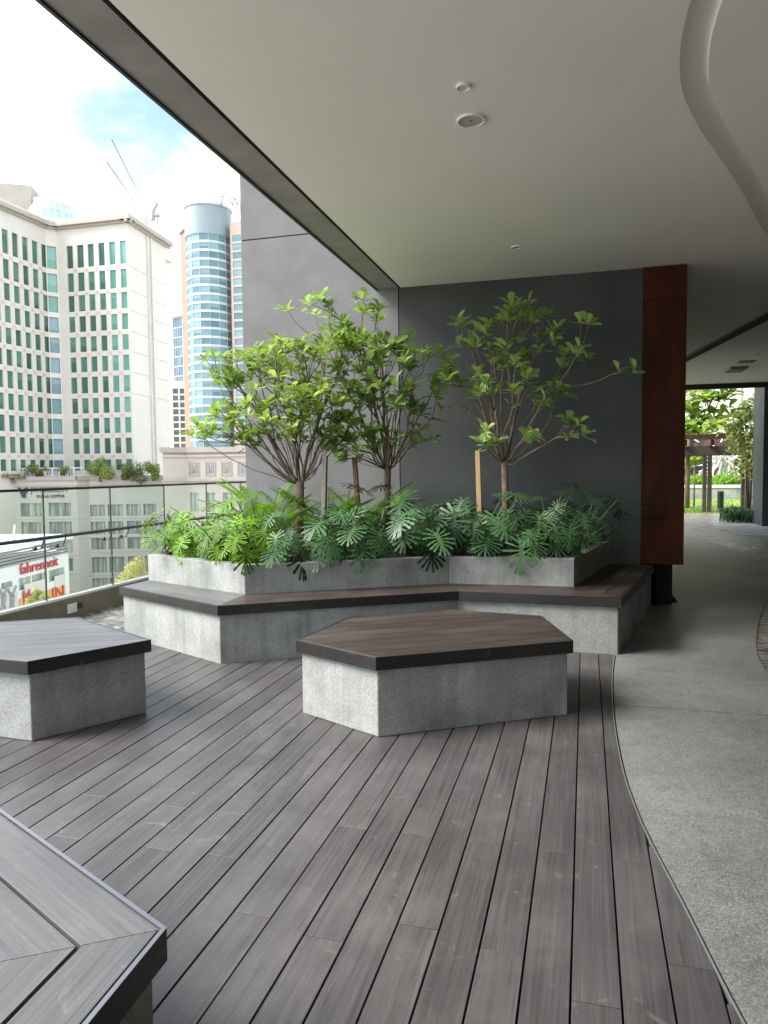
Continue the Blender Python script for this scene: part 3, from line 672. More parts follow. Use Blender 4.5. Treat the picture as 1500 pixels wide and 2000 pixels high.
PH_B = [phil_mesh('lobed_leaf_dark', M['phil_b'], 7+i, 7+i%2, .18+.1*i) for i in range(3)]
FERN = [frond_mesh('frond_a', M['fern'], 24, .19, .5+.2*i, .013) for i in range(2)]
PALM = [frond_mesh('frond_b', M['palm_d'], 20, .30, .35+.25*i, .016) for i in range(2)]
def append_mesh(mb, me, mat4):
    mb.add([mat4 @ v.co for v in me.vertices], [tuple(p.vertices) for p in me.polygons])

# ------------------------------------------------------------------ trees in the planter
def make_tree(name, label, base, fork, blobs, leafset, lsize, seed, r_tip=0.0032, whorl=(6, 9), group=None, limit=300, lean=None, solo=(), stem_n=8.0):
    r = random.Random(seed); root = empty(name, base, label, 'tree', group)
    base = Vector(base); fork = Vector(fork)
    pos = [base, base.lerp(fork, .5)+Vector((r.uniform(-.02,.02), r.uniform(-.02,.02), 0)), fork]; par = [-1, 0, 1]; dist = [0, .3, .6]
    tips = []; tg = []
    for (c, rad, n) in blobs:
        for _ in range(n):
            while True:
                q = Vector((r.uniform(-1,1), r.uniform(-1,1), r.uniform(-1,1)))
                if .35 < q.length < 1: break
            tg.append(Vector(c)+Vector((q.x*rad[0], q.y*rad[1], q.z*rad[2])))
    tg += [Vector(s) for s in solo]
    for (c, rad, n) in blobs:                 # vase of stems fanning out of the fork
        for _ in range(max(1, round(n/stem_n))):
            t = fork.lerp(Vector(c)+Vector((r.uniform(-.7,.7)*rad[0], r.uniform(-.7,.7)*rad[1], r.uniform(-.9,.1)*rad[2])), r.uniform(.6,.85)); L_ = (t-fork).length
            k0 = 2; m_ = max(2, int(L_/.12)); b_ = Vector((r.uniform(-1,1), r.uniform(-1,1), r.uniform(-.6,.6)))*.09*L_; st_ = fork-Vector((0,0,r.uniform(0,.10)*min(1, L_)))
            for k in range(1, m_+1):
                f_ = k/m_; q = st_.lerp(t, f_)+b_*sin(pi*f_)+Vector((r.uniform(-1,1), r.uniform(-1,1), r.uniform(-1,1)))*.016+Vector((0,0,-.05*L_))*sin(pi*f_)
                pos.append(q); par.append(k0); dist.append(dist[k0]+(q-pos[k0]).length); k0 = len(pos)-1
    tg.sort(key=lambda p: (p-fork).length)
    for t in tg:
        best, bi = 1e9, 2
        for i in range(2, len(pos)):
            p = pos[i]; dv = t-p
            if dist[i] > (t-fork).length+.6 or dv.z < -0.12: continue
            sc = dv.length*1.15+dist[i]*.75
            if par[i] >= 0:
                pd = (p-pos[par[i]]); 
                if pd.length > 1e-5 and dv.length > 1e-5: sc += .28*(1-pd.normalized().dot(dv.normalized()))
            if sc < best: best, bi = sc, i
        p = pos[bi]; L_ = (t-p).length; n = max(1, int(L_/.13)); prev = bi
        side = Vector((r.uniform(-1,1), r.uniform(-1,1), r.uniform(-.6,.2)))*.07*L_
        outw = Vector((t.x-p.x, t.y-p.y, 0))*.10
        for k in range(1, n+1):
            s = k/n; q = p.lerp(t, s)+(side+outw-Vector((0,0,.06*L_)))*sin(pi*s)*(1 if n > 1 else 0)
            if k < n: q += Vector((r.uniform(-1,1), r.uniform(-1,1), r.uniform(-1,1)))*.010
            pos.append(q); par.append(prev); dist.append(dist[prev]+(q-pos[prev]).length); prev = len(pos)-1
        tips.append(prev)
    cnt = [0]*len(pos)
    for t in tips:
        i = t
        while i >= 0: cnt[i] += 1; i = par[i]
    rad = [r_tip*max(1, c)**.47 for c in cnt]
    kids = {}
    for i, p in enumerate(par): kids.setdefault(p, []).append(i)
    br, tk = MB(), MB()
    tk.tube([base-Vector((0,0,.05)), pos[1], fork+Vector((0,0,.03))], [rad[0]*1.18, rad[0]*1.02, rad[0]*.95], 10); tk.build('trunk', M['bark'], root, True)
    done = set()
    for i in range(3, len(pos)):
        if i in done: continue
        if kids.get(par[i], [None])[0] == i and par[i] > 2 and par[i] in done: continue
        chain = [par[i], i]; done.add(i); j = i
        while j in kids:
            nx = max(kids[j], key=lambda q: cnt[q])
            if nx in done: break
            chain.append(nx); done.add(nx); j = nx
        rr = [rad[q] for q in chain]; rr[0] = min(rad[chain[0]], rr[1]*1.25)
        br.tube([pos[q] for q in chain], rr, 5)
    br.build('branches', M['bark'], root, True)
    leaves = []
    for t in tips:
        p = pos[t]; ax = (p-pos[par[t]]).normalized()*.6+Vector((0,0,.7)); ax.normalize()
        e = ax.orthogonal().normalized(); gg = ax.cross(e); n = r.randint(*whorl); ph = r.uniform(0, 6.3)
        for k in range(n):
            w = ph+2*pi*k/n+r.uniform(-.3,.3); th = radians(r.uniform(28, 80)); rd = e*cos(w)+gg*sin(w)
            d = ax*cos(th)+rd*sin(th)+Vector((0,0,r.uniform(-.25,.1)))
            q = p-ax*r.uniform(0,.05)
            leaves.append(frame(q, d, ax*1.0-rd*.15+Vector((r.uniform(-.35,.35), r.uniform(-.35,.35), .2)), lsize*r.uniform(.5,1.15)))
    if limit: leaves.sort(key=lambda m_: (m_.translation-O).length-2.5*m_.to_scale().x)
    for m_ in leaves[:limit]: inst('leaf', r.choice(leafset), root, m_)
    if len(leaves) > limit:
        mb = MB()
        for m_ in leaves[limit:]: append_mesh(mb, leafset[0], m_)
        mb.build('foliage', leafset[0].materials[0], root, True, 'stuff')
    return root
def bl(px, py, y, rx, ry, rz, n): return (at_y(px, py, y), (rx, ry, rz), n)
G3 = 'small trees in the planter'
b1 = at_y(584,985,7.15)
make_tree('planter_tree', 'bushy bright green tree nearest the railing, with many upright branches', (b1.x, 7.15, 0.65), at_y(586,945,7.15),
  [bl(450,722,7.0,.30,.4,.20,28), bl(545,700,7.1,.34,.45,.22,40), bl(640,690,7.2,.30,.4,.22,32), bl(440,815,6.9,.34,.4,.20,20), bl(540,790,6.9,.36,.45,.26,40),
   bl(630,780,7.1,.30,.4,.28,30), bl(400,850,7.0,.12,.2,.12,6), bl(600,840,7.0,.3,.4,.14,18), bl(500,858,7.0,.26,.3,.12,16), bl(655,850,7.2,.2,.3,.16,12), bl(590,745,6.8,.35,.3,.25,14), bl(690,650,7.3,.2,.3,.2,10)], LEAF_A, .135, 3, .0034, group=G3)
b2 = at_y(752,985,7.75)
make_tree('planter_tree', 'tallest tree, in the middle of the planter, in front of the wall joint', (b2.x, 7.75, 0.65), at_y(757,918,7.75),
  [bl(605,598,7.5,.28,.2,.12,8), bl(722,600,7.6,.20,.25,.14,8), bl(665,655,7.6,.25,.3,.16,15), bl(735,680,7.6,.32,.4,.2,24), bl(800,690,7.7,.25,.35,.18,16), bl(850,720,7.7,.22,.3,.2,9),
   bl(700,760,7.4,.28,.35,.22,22), bl(770,775,7.5,.28,.4,.22,20), bl(690,840,7.4,.24,.3,.18,18), bl(840,790,7.7,.22,.3,.2,7), bl(740,860,7.6,.24,.3,.14,12), bl(680,880,7.5,.18,.3,.12,8), bl(810,850,7.8,.22,.3,.14,7), bl(760,720,7.4,.3,.3,.25,12)], LEAF_B, .145, 11, .0036, group=G3)
b3 = at_y(983,995,7.7)
make_tree('planter_tree', 'airy open-crowned tree on the right in front of the shaded back wall', (b3.x, 7.7, 0.65), at_y(985,905,7.7),
  [bl(925,650,7.6,.25,.3,.16,14), bl(1030,620,7.6,.30,.35,.16,20), bl(1075,650,7.5,.15,.3,.12,5), bl(1000,690,7.5,.30,.35,.14,15), bl(1125,700,7.5,.2,.3,.14,7), bl(1095,770,7.4,.2,.3,.16,8),
   bl(930,760,7.6,.22,.3,.2,7), bl(1030,770,7.5,.24,.3,.16,7), bl(1110,835,7.3,.22,.25,.10,6), bl(950,850,7.4,.12,.2,.12,6), bl(985,740,7.4,.3,.3,.2,9), bl(880,740,7.7,.16,.3,.16,6), bl(1035,845,7.5,.12,.2,.10,4)], LEAF_C, .145, 23, .0038, (5, 8), group=G3,
  solo=[at_y(1240,722,7.4), at_y(1210,720,7.4), at_y(1150,632,7.4), at_y(1135,628,7.5)])

# support stakes with ties
def stake(label, p0, p1, w, mat, tie_to):
    e = empty('support_stake', p0, label, 'stake', 'timber stakes in the planter')
    d = Vector(p1)-Vector(p0); L_ = d.length; z = d.normalized(); x = Vector((1,0,0)); x = (x-z*x.dot(z)).normalized(); y = z.cross(x)
    mb = MB(); mb.box((-w/2,-w/2,-L_/2), (w/2,w/2,L_/2)); o = mb.build('post', mat, None); COL.unlink(o)
    m_ = Matrix((x, y, z)).transposed().to_4x4(); m_.translation = (Vector(p0)+Vector(p1))/2; put(o, e, m_); bevel(o, .003, 1)
    q = Vector(p0).lerp(Vector(p1), .42); t = Vector(tie_to); mid = q.lerp(t, .5)-Vector((0,0,.02))
    mb = MB(); mb.tube([q+Vector((0,-w*.5,0)), mid, t], .0035, 5); mb.build('tie', M['grey'], e)
def on_soil(px, py, y):
    p = at_y(px, py, y); return p
def foot(p, q):                               # extend the line q->p down to the soil
    t = (0.64-q.z)/(p.z-q.z); return q+(p-q)*t
a, b = at_y(632,1020,6.85), at_y(635,890,6.85); stake('weathered grey-brown stake beside the leftmost tree', foot(a, b), b, .045, M['stake_g'], (b1.x, 7.12, 1.2))
a, b = at_y(699,985,7.6), at_y(692,893,7.6); stake('leaning orange-brown stake between the first and second trees', foot(a, b), b, .05, M['stake_o'], (b2.x, 7.72, 1.22))
a, b = at_y(936,980,7.6), at_y(933,880,7.6); stake('pale yellow timber stake left of the right-hand tree', foot(a, b), b, .05, M['stake_y'], (b3.x, 7.67, 1.12))

# ------------------------------------------------------------------ philodendrons and ferns
def philodendron(label, x, y, n, meshes, seed, size=.40, face=-1.6, spread=2.4, hi=(.18,.5), droopr=(15,70)):
    r = random.Random(seed); e = empty('philodendron', (x, y, .655), label, 'plant', 'philodendrons in the planter')
    st = MB(); b = Vector((x, y, .66))
    for k in range(n):
        az = face+spread*((k+.5)/n-.5)*1.15+r.uniform(-.25,.25); el = radians(r.uniform(28, 82)); L_ = r.uniform(*hi)*1.15
        h = Vector((cos(az), sin(az), 0)); tip = b+h*L_*cos(el)*1.1+Vector((0,0,L_*sin(el)+.04))
        mid = b.lerp(tip, .55)+Vector((0,0,.05)); st.tube([b+h*.02, mid, tip], [.009,.007,.005], 5)
        dr = radians(r.uniform(*droopr)); d = h*cos(dr)-Vector((0,0,sin(dr))); nz = h*sin(dr)+Vector((0,0,cos(dr)))+Vector((r.uniform(-.3,.3), r.uniform(-.3,.3), 0))
        inst('leaf', r.choice(meshes), e, frame(tip, d, nz, size*r.uniform(.55, 1.18)))
    st.build('stalks', M['stem'], e, True)
PL = [  # x, y, leaves, fresh?, label
 (-4.02,6.62,9,1,'fresh green philodendron at the railing end of the planter'),
 (-3.70,6.42,10,1,'fresh green philodendron, second from the railing end, behind the planter rim'),
 (-3.34,6.26,10,1,'fresh green philodendron, third from the railing, one spray hanging over the rim'),
 (-3.02,6.16,9,1,'fresh green philodendron behind the sharp left corner of the planter'),
 (-2.66,6.22,9,0,'blue-green philodendron just right of the planter corner, below the leftmost tree'),
 (-2.30,6.42,9,0,'blue-green philodendron between the grey stake and the planter rim'),
 (-1.96,6.62,10,0,'large pale-lobed philodendron drooping over the middle of the rim'),
 (-1.58,6.84,9,0,'blue-green philodendron in front of the tallest tree'),
 (-1.20,7.0,9,0,'blue-green philodendron behind the inner bend of the planter'),
 (-0.86,7.02,9,0,'blue-green philodendron in front of the yellow stake'),
 (-0.50,7.04,10,0,'blue-green philodendron spilling over the rim below the right-hand tree'),
 (-0.18,7.12,9,0,'blue-green philodendron at the right front corner of the planter'),
]
for i, (x, y, n, fr, lab) in enumerate(PL):
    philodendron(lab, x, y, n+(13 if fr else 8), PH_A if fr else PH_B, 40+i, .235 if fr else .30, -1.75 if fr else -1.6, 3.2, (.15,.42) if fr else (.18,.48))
BACK = [(-3.75,7.1,1,'fresh green philodendron in the back row near the railing'),(-3.25,6.85,1,'fresh green philodendron in the back row under the leftmost tree'),
        (-2.45,7.0,0,'shaded philodendron in the back row behind the grey stake'),(-1.75,7.35,0,'shaded philodendron in the back row beside the middle trunk'),
        (-1.1,7.5,0,'shaded philodendron in the back row between the middle and right trunks'),(-0.35,7.55,0,'shaded philodendron in the back row right of the right-hand trunk'),
        (-0.05,7.75,0,'shaded philodendron tucked into the far right end of the planter')]
for i, (x, y, fr, lab) in enumerate(BACK):
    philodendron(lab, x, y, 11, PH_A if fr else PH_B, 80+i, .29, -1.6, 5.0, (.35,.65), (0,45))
def fern(label, x, y, n, meshes, seed, L=(.55,.8), el=(45,80), name='fern', grp='ferns and palms in the planter'):
    r = random.Random(seed); e = empty(name, (x, y, .655), label, 'fern' if name == 'fern' else 'palm', grp)
    mb = MB(); mb.tube([(x,y,.63),(x,y,.70)], [.03,.02], 6); mb.build('crown_base', M['stem'], e)
    for k in range(n):
        az = 2*pi*k/n+r.uniform(-.3,.3); a = radians(r.uniform(*el)); h = Vector((cos(az), sin(az), 0))
        d = h*cos(a)+Vector((0,0,sin(a))); inst('frond', r.choice(meshes), e, frame((x, y, .68), d, Vector((0,0,1))*cos(a)-h*sin(a), r.uniform(*L)))
fern('bright green feathery fern just left of the leftmost trunk', -3.32, 7.25, 18, FERN, 1, (.8,1.05), (55,86))
fern('bright green feathery fern right of the leftmost trunk, by the grey stake', -2.72, 7.45, 16, FERN, 2, (.75,1.0), (52,86))
fern('green feathery fern between the two leftmost stakes', -2.45, 7.9, 14, FERN, 3, (.7,.95), (50,84))
fern('bright fern at the back near the outer wall edge', -3.7, 7.7, 14, FERN, 4, (.6,.85), (50,84))
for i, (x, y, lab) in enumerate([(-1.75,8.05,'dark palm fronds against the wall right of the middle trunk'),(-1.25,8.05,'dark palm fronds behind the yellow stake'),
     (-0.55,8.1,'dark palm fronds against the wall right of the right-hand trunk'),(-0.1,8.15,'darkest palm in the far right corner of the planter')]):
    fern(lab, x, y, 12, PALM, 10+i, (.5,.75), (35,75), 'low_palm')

# ------------------------------------------------------------------ city beyond the railing
street = sheet('street', [(-900,-300),(300,-300),(300,1500),(-900,1500)], -30, M['street'], kind='structure')
box('terrace_podium', (-5.6,-9,-30), (14,45,-0.61), M['wall'], kind='structure')
UNIT = {}
def unit(mat):
    if mat.name not in UNIT:
        b = MB(); b.box((-.5,-.5,-.5), (.5,.5,.5)); me = bpy.data.meshes.new('pane'); me.from_pydata(b.v, [], b.f); me.materials.append(mat); me.update(); UNIT[mat.name] = me
    return UNIT[mat.name]
def basis(P, Q):
    P, Q = Vector(P), Vector(Q); d = (Q-P).normalized(); n = Vector((d.y, -d.x))
    if n.dot(-P) < 0: n = -n
    return P, Q, d, n, (Q-P).length
def hit_u(px, py, P, Q):                       # where the sight line to a pixel meets the facade, along its length
    P, Q, d, n, L_ = basis(P, Q); r_ = ray(px, py); r_ = Vector((r_.x, r_.y)); t = P.dot(n)/r_.dot(n); return (r_*t-P).dot(d)
def hit_z(px, py, P, Q):
    P, Q, d, n, L_ = basis(P, Q); r_ = ray(px, py); t = P.dot(n)/Vector((r_.x, r_.y)).dot(n); return CAM_H+r_.z*t
def facade(parent, P, Q, z0, z1, cols, rows, rev, wm, gm, wname='wall', pane='window', thick=None):
    P, Q, d, n, L_ = basis(P, Q); us = sorted({0, L_, *[c for c_ in cols for c in c_]}); zs = sorted({z0, z1, *[c for c_ in rows for c in c_]})
    us = [u for u in us if 0 <= u <= L_]; zs = [z for z in zs if z0 <= z <= z1]; b = MB()
    def pt(u, z, k=0): q = P+d*u-n*k; return (q.x, q.y, z)
    def inw(u, z): return any(a-1e-6 < u < c+1e-6 for a, c in cols) and any(a-1e-6 < z < c+1e-6 for a, c in rows)
    for i in range(len(us)-1):
        for j in range(len(zs)-1):
            if not inw((us[i]+us[i+1])/2, (zs[j]+zs[j+1])/2): b.add([pt(us[i],zs[j]), pt(us[i+1],zs[j]), pt(us[i+1],zs[j+1]), pt(us[i],zs[j+1])], [(0,1,2,3)])
    for a, c in cols:
        for e, f in rows:
            b.add([pt(a,e),pt(c,e),pt(c,f),pt(a,f),pt(a,e,rev),pt(c,e,rev),pt(c,f,rev),pt(a,f,rev)], [(0,1,5,4),(1,2,6,5),(2,3,7,6),(3,0,4,7)])
    b.build(wname, wm, parent); made = {}
    for i, (a, c) in enumerate(cols):
        for j, (e, f) in enumerate(rows):
            mt = gm(i, j) if callable(gm) else gm
            if mt is None: continue
            q = P+d*((a+c)/2)-n*rev
            X = Vector((d.x,d.y,0))*(c-a); Y = Vector((-n.x,-n.y,0))*.1; Z = Vector((0,0,f-e))
            m_ = Matrix((X, Y, Z)).transposed().to_4x4(); m_.translation = (q.x, q.y, (e+f)/2); made[(i, j)] = inst(pane, unit(mt), parent, m_)
    return made
def core(parent, pts, z0, z1, mat, name='core'): prism(name, pts, z0, z1, mat, parent)
def along(parent, name, P, Q, u0, u1, z0, z1, proj, mat, back=0.0):
    P, Q, d, n, L_ = basis(P, Q); a, b = P+d*u0, P+d*u1
    return prism(name, [tuple(a-n*back), tuple(b-n*back), tuple(b+n*proj), tuple(a+n*proj)], z0, z1, mat, parent)
def text(parent, s, P, Q, u, z, h, mat, proj=.15, name='lettering', width=None, rot=0):
    P, Q, d, n, L_ = basis(P, Q); cu = bpy.data.curves.new('txt', 'FONT'); cu.body = s; cu.size = 1; cu.extrude = .05
    tmp = bpy.data.objects.new('txt', cu); COL.link(tmp); bpy.context.view_layer.update()
    me = bpy.data.meshes.new_from_object(tmp.evaluated_get(bpy.context.evaluated_depsgraph_get())); COL.unlink(tmp); bpy.data.objects.remove(tmp)
    xs = [v.co.x for v in me.vertices]; w0 = max(xs)-min(xs); sx = (width/w0) if width else h
    me.materials.clear(); me.materials.append(mat); me.name = name
    q = P+d*u+n*proj; X = Vector((d.x,d.y,0)); Z = Vector((0,0,1)); N_ = Vector((n.x,n.y,0))
    m_ = Matrix((X*sx, Z*h, N_)).transposed().to_4x4(); m_.translation = (q.x, q.y, z); return inst(name, me, parent, m_)
def xy(px, dep, py=900): p = at_d(px, py, dep); return (p.x, p.y)

# --- white hotel with concave front
H0 = Vector(xy(0,102.5)); H1 = Vector(xy(104,112.2)); HL = H0+(H0-H1)*1.6
H2 = Vector(xy(126,113.2)); H3 = Vector(xy(262,110.2)); H4 = Vector(xy(334,122))
hot = empty('hotel_tower', (H2.x,H2.y,-30), 'cream hotel tower with a concave front and rows of teal windows', 'building')
ZT = hit_z(200,436,H2,H3)
rows_px = [(470,515),(525,562),(570,602),(612,643),(653,683),(693,723),(733,765),(775,805),(815,845),(855,885),(897,918)]
rws = [(hit_z(240,b,H2,H3), hit_z(240,a,H2,H3)) for a, b in rows_px]
cR = [(hit_u(a,490,H2,H3), hit_u(b,490,H2,H3)) for a, b in ((130,142),(150,163),(171,183),(192,204),(213,225),(234,246))]
cL = [(hit_u(a,490,HL,H1), hit_u(b,490,HL,H1)) for a, b in ((5,17),(24.5,36),(44,55),(63,74),(81,91))]
stp_ = cL[1][0]-cL[0][0]; wL = cL[0][1]-cL[0][0]
k = 1
while cL[0][0]-stp_*k > 0.5 and k < 6: cL.append((cL[0][0]-stp_*k, cL[0][0]-stp_*k+wL)); k += 1
LM = (H2-H1).length
rr_ = random.Random(2)
def gmR(i, j): return M['teal_b'] if i >= 4 and j < 9 else M['teal']
facade(hot, HL, H1, -30, ZT, cL, rws, .28, M['hotel'], M['teal'])
facade(hot, H1, H2, -30, ZT, [(LM*.08, LM*.92)], rws, .35, M['hotel'], lambda i, j: M['teal_b'] if j < 3 else M['blue_g'])
facade(hot, H2, H3, -30, ZT, cR, rws, .28, M['hotel'], gmR)
LS = (H4-H3).length
facade(hot, H3, H4, -30, ZT, [(LS*.5, LS*.54)], rws, .4, M['hotel'], M['darkglass'])
_, _, dS, nS, _ = basis(H3, H4)
_, _, _, nL_, _ = basis(HL, H1)
bk = [tuple(HL-nL_*.9), tuple(H1-nL_*.9), tuple(H2+Vector((0,.8))), tuple(H3+Vector((-.8,.8))), tuple(H4+Vector((-.8,.2))), tuple(H4+Vector((-30,25))), tuple(HL+Vector((-5,40)))]
core(hot, bk, -30, ZT-.6, M['hotel'])
for P_, Q_, u0, u1 in ((HL,H1,0,(H1-HL).length),(H1,H2,0,LM),(H2,H3,0,(H3-H2).length+.9),(H3,H4,-.9,LS+.9)):
    along(hot, 'cornice', P_, Q_, u0, u1, ZT, ZT+.55, .9, M['hotel_trim'], .8); along(hot, 'frieze', P_, Q_, u0, u1, ZT-.35, ZT-.002, .4, M['hotel_trim'], .0)
    along(hot, 'parapet', P_, Q_, u0, u1, ZT+.552, ZT+.95, .6, M['hotel'], .8)
b_ = MB()
for a, b in rws[:-1]:
    for P_, Q_, u0, u1 in ((HL,H1,0,(H1-HL).length-.05),(H2,H3,0.05,(H3-H2).length-1.2)):
        P0, _, d0, n0, _ = basis(P_, Q_); cc = cL if P_ is HL else cR; cs = sorted(cc)
        for (ua, ub), (uc_, ud_) in zip(cs, cs[1:]):
            q = P0+d0*((ub+uc_)/2)+n0*.02; b_.obox((q.x,q.y,a-.40), Vector((d0.x,d0.y,0))*.26, Vector((n0.x,n0.y,0))*.05, (0,0,.22))

b_.build('tile_courses', M['pink'], hot, kind='stuff')
for f_ in (.47, .565): along(hot, 'pilaster', H3, H4, LS*f_, LS*f_+.3, -30, ZT-.36, .22, M['hotel'])
for k in range(7): along(hot, 'cladding_joint', H3, H4, .2, LS-.2, rws[k][0]-.35, rws[k][0]-.27, .015, M['hotel_trim'])
# dome and plant rooms on the hotel roof
dc = at_d(104,420,128); rd_ = 46/1411*128
dm = empty('roof_dome', (dc.x,dc.y,ZT+1.9), 'green glass dome on the hotel roof', 'dome')
b = MB(); K, R_ = 24, 8; v = []; f = []; hz = at_d(104,388,128).z; z0d = at_d(104,440,128).z
for j in range(R_+1):
    a = j/R_*pi/2; rr0 = rd_*cos(a)+.05; zz = z0d+(hz-z0d)*sin(a)
    for i in range(K): v.append((dc.x+rr0*cos(2*pi*i/K), dc.y+rr0*sin(2*pi*i/K), zz))
for j in range(R_):
    for i in range(K): f.append((j*K+i, j*K+(i+1)%K, (j+1)*K+(i+1)%K, (j+1)*K+i))
b.add(v, f); b.build('glass_shell', M['dome'], dm, True)
for i in range(K):
    b = MB(); b.tube([Vector(v[j*K+i])+Vector((0,0,.05)) for j in range(R_+1)], .09, 4); b.build('rib', M['white'], dm)
for j in (2,4,6):
    b = MB(); ps = [Vector(v[j*K+i%K]) for i in range(K+1)]; b.tube(ps, .08, 4); b.build('hoop', M['white'], dm)
b = MB(); b.tube([(dc.x,dc.y,ZT),(dc.x,dc.y,z0d)], rd_*1.05, 24); b.build('drum', M['hotel'], dm)
pr = at_d(30,375,132)
prm = empty('plant_room', (pr.x,pr.y,ZT), 'pale tiled plant room block behind the green dome', 'building')
zt = at_d(30,358,132).z; pa, pc_ = Vector(xy(-70,130)), Vector(xy(80,133))
core(prm, [tuple(pa), tuple(pc_), tuple(pc_+Vector((-6,14))), tuple(pa+Vector((-6,14)))], ZT, zt, M['hotel_trim'], 'block')
for k in range(5): along(prm, 'panel_joint', pa, pc_, 0, (pc_-pa).length, ZT+2+k*1.5, ZT+2.06+k*1.5, .02, M['grey'])
b = MB(); b.box((pr.x+3.6,pr.y-.5,zt), (pr.x+9,pr.y+1,zt-1.6)); 
box('roof_louvre', (pc_.x+.3,pc_.y,ZT), (pc_.x+4,pc_.y+3,at_d(90,385,133).z), M['hotel_trim'], prm)
e0, e1 = Vector(xy(228,125)), Vector(xy(302,125))
lm = empty('roof_machine_room', (e0.x,e0.y,ZT), 'white machine room with window-cleaning gear on the right of the hotel roof', 'building')
zm = at_d(260,424,125).z; core(lm, [tuple(e0), tuple(e1), tuple(e1+Vector((0,8))), tuple(e0+Vector((0,8)))], ZT, zm, M['hotel'], 'block')
core(lm, [tuple(e1+Vector((-2.2,-.5))), tuple(e1+Vector((-.3,-.5))), tuple(e1+Vector((-.3,3))), tuple(e1+Vector((-2.2,3)))], ZT, at_d(300,412,125).z, M['hotel'], 'stair_head')
b = MB(); b.tube([at_d(298,430,124), at_d(299,412,124), at_d(308,396,124)], [.35,.3,.22], 6); b.tube([at_d(296,420,124), at_d(312,421,124)], .3, 6); b.tube([at_d(308,421,124), at_d(308,436,124)], .12, 5); b.build('cleaning_davit', M['grey'], lm)

# --- grey stone podium of the hotel
Q0, Q1 = Vector(xy(-160,104)), Vector(xy(148,105.5)); Q2, Q3 = Vector(xy(172,107)), Vector(xy(322,108.5))
pod = empty('hotel_podium', (Q1.x,Q1.y,-30), 'grey stone hotel podium with curtained windows behind the railing', 'building')
ZP = hit_z(100,938,Q0,Q1)
rp_ = [(hit_z(110,b,Q0,Q1), hit_z(110,a,Q0,Q1)) for a, b in ((982,1008),(1019,1045),(1055,1080),(1091,1116))]
cp = [(hit_u(a,990,Q0,Q1), hit_u(b,990,Q0,Q1)) for a, b in ((-71,-30),(-14,28),(40,81),(95,139))]
mA = facade(pod, Q0, Q1, -30, ZP, cp, rp_, .5, M['podium'], M['curtain'])
facade(pod, Q1, Q2, -30, ZP, [], [], .3, M['podium'], None)
rq = [(hit_z(240,b,Q2,Q3), hit_z(240,a,Q2,Q3)) for a, b in ((985,1007),(1018,1043),(1050,1072),(1087,1117),(1128,1150))]
cq = [(hit_u(a,990,Q2,Q3), hit_u(b,990,Q2,Q3)) for a, b in ((176,205),(210,240),(247,275),(280,305))]
mB = facade(pod, Q2, Q3, -30, ZP, cq, rq, .5, M['podium'], M['curtain'])
for P_, Q_, cc, rr0, mk_ in ((Q0,Q1,cp,rp_,mA),(Q2,Q3,cq,rq,mB)):
    for i_, (a, c) in enumerate(cc):
        for j_, (z0_, z1_) in enumerate(rr0):
            P0, _, d0, n0, _ = basis(P_, Q_)
            b = MB(); wv = c-a
            for u in (.02, .33, .66, .98):
                q = P0+d0*(a+wv*u)-n0*.36; b.obox((q.x,q.y,(z0_+z1_)/2), Vector((d0.x,d0.y,0))*.05, Vector((n0.x,n0.y,0))*.05, (0,0,(z1_-z0_)/2-.01))
            b.build('frame', M['grey'], mk_[(i_, j_)])
core(pod, [tuple(Q0+Vector((0,.9))), tuple(Q1+Vector((0,.9))), tuple(Q2+Vector((0,.9))), tuple(Q3+Vector((0,.9))), tuple(Q3+Vector((-4,9))), tuple(Q0+Vector((-6,2)))], -30, ZP-1, M['podium'])
for P_, Q_ in ((Q0,Q1),(Q1,Q2),(Q2,Q3)):
    L0 = (Q_-P_).length; along(pod, 'roof_edge', P_, Q_, 0, L0, ZP, ZP+.55, .5, M['hotel_trim'], .6); along(pod, 'ledge', P_, Q_, 0, L0, ZP-1.0, ZP-.75, .18, M['hotel_trim'])
    for rw in (rp_ if P_ is Q0 else rq)[:4]: along(pod, 'course_joint', P_, Q_, 0.02, L0-.02, rw[0]-.5, rw[0]-.44, .02, M['hotel_trim'])
text(pod, 'JW MARRIOTT', Q0, Q1, hit_u(61,962,Q0,Q1), hit_z(90,961.5,Q0,Q1), 1.2, M['ink'], .06, width=hit_u(134,960,Q0,Q1)-hit_u(61,960,Q0,Q1))
text(pod, 'KUALA LUMPUR', Q0, Q1, hit_u(72,971,Q0,Q1), hit_z(90,972,Q0,Q1), .62, M['ink'], .06, width=hit_u(126,970,Q0,Q1)-hit_u(72,970,Q0,Q1))
P0, _, d0, n0, _ = basis(Q0, Q1); b = MB()   # winged-beast crest left of the lettering
uc, zc_ = hit_u(46,960,Q0,Q1), hit_z(46,962,Q0,Q1)
for (du, dz, hw, hh) in ((0,0,.28,.5),(-.4,.25,.13,.45),(.38,.3,.14,.4),(.62,.5,.12,.25),(-.15,-.55,.10,.22),(.2,-.55,.10,.22),(-.6,.55,.10,.2)):
    q = P0+d0*(uc+du)+n0*.08; b.obox((q.x,q.y,zc_+dz), Vector((d0.x,d0.y,0.35))*hw, Vector((n0.x,n0.y,0))*.05, (-.1*d0.x,-.1*d0.y,hh))
b.build('crest', M['ink'], pod)
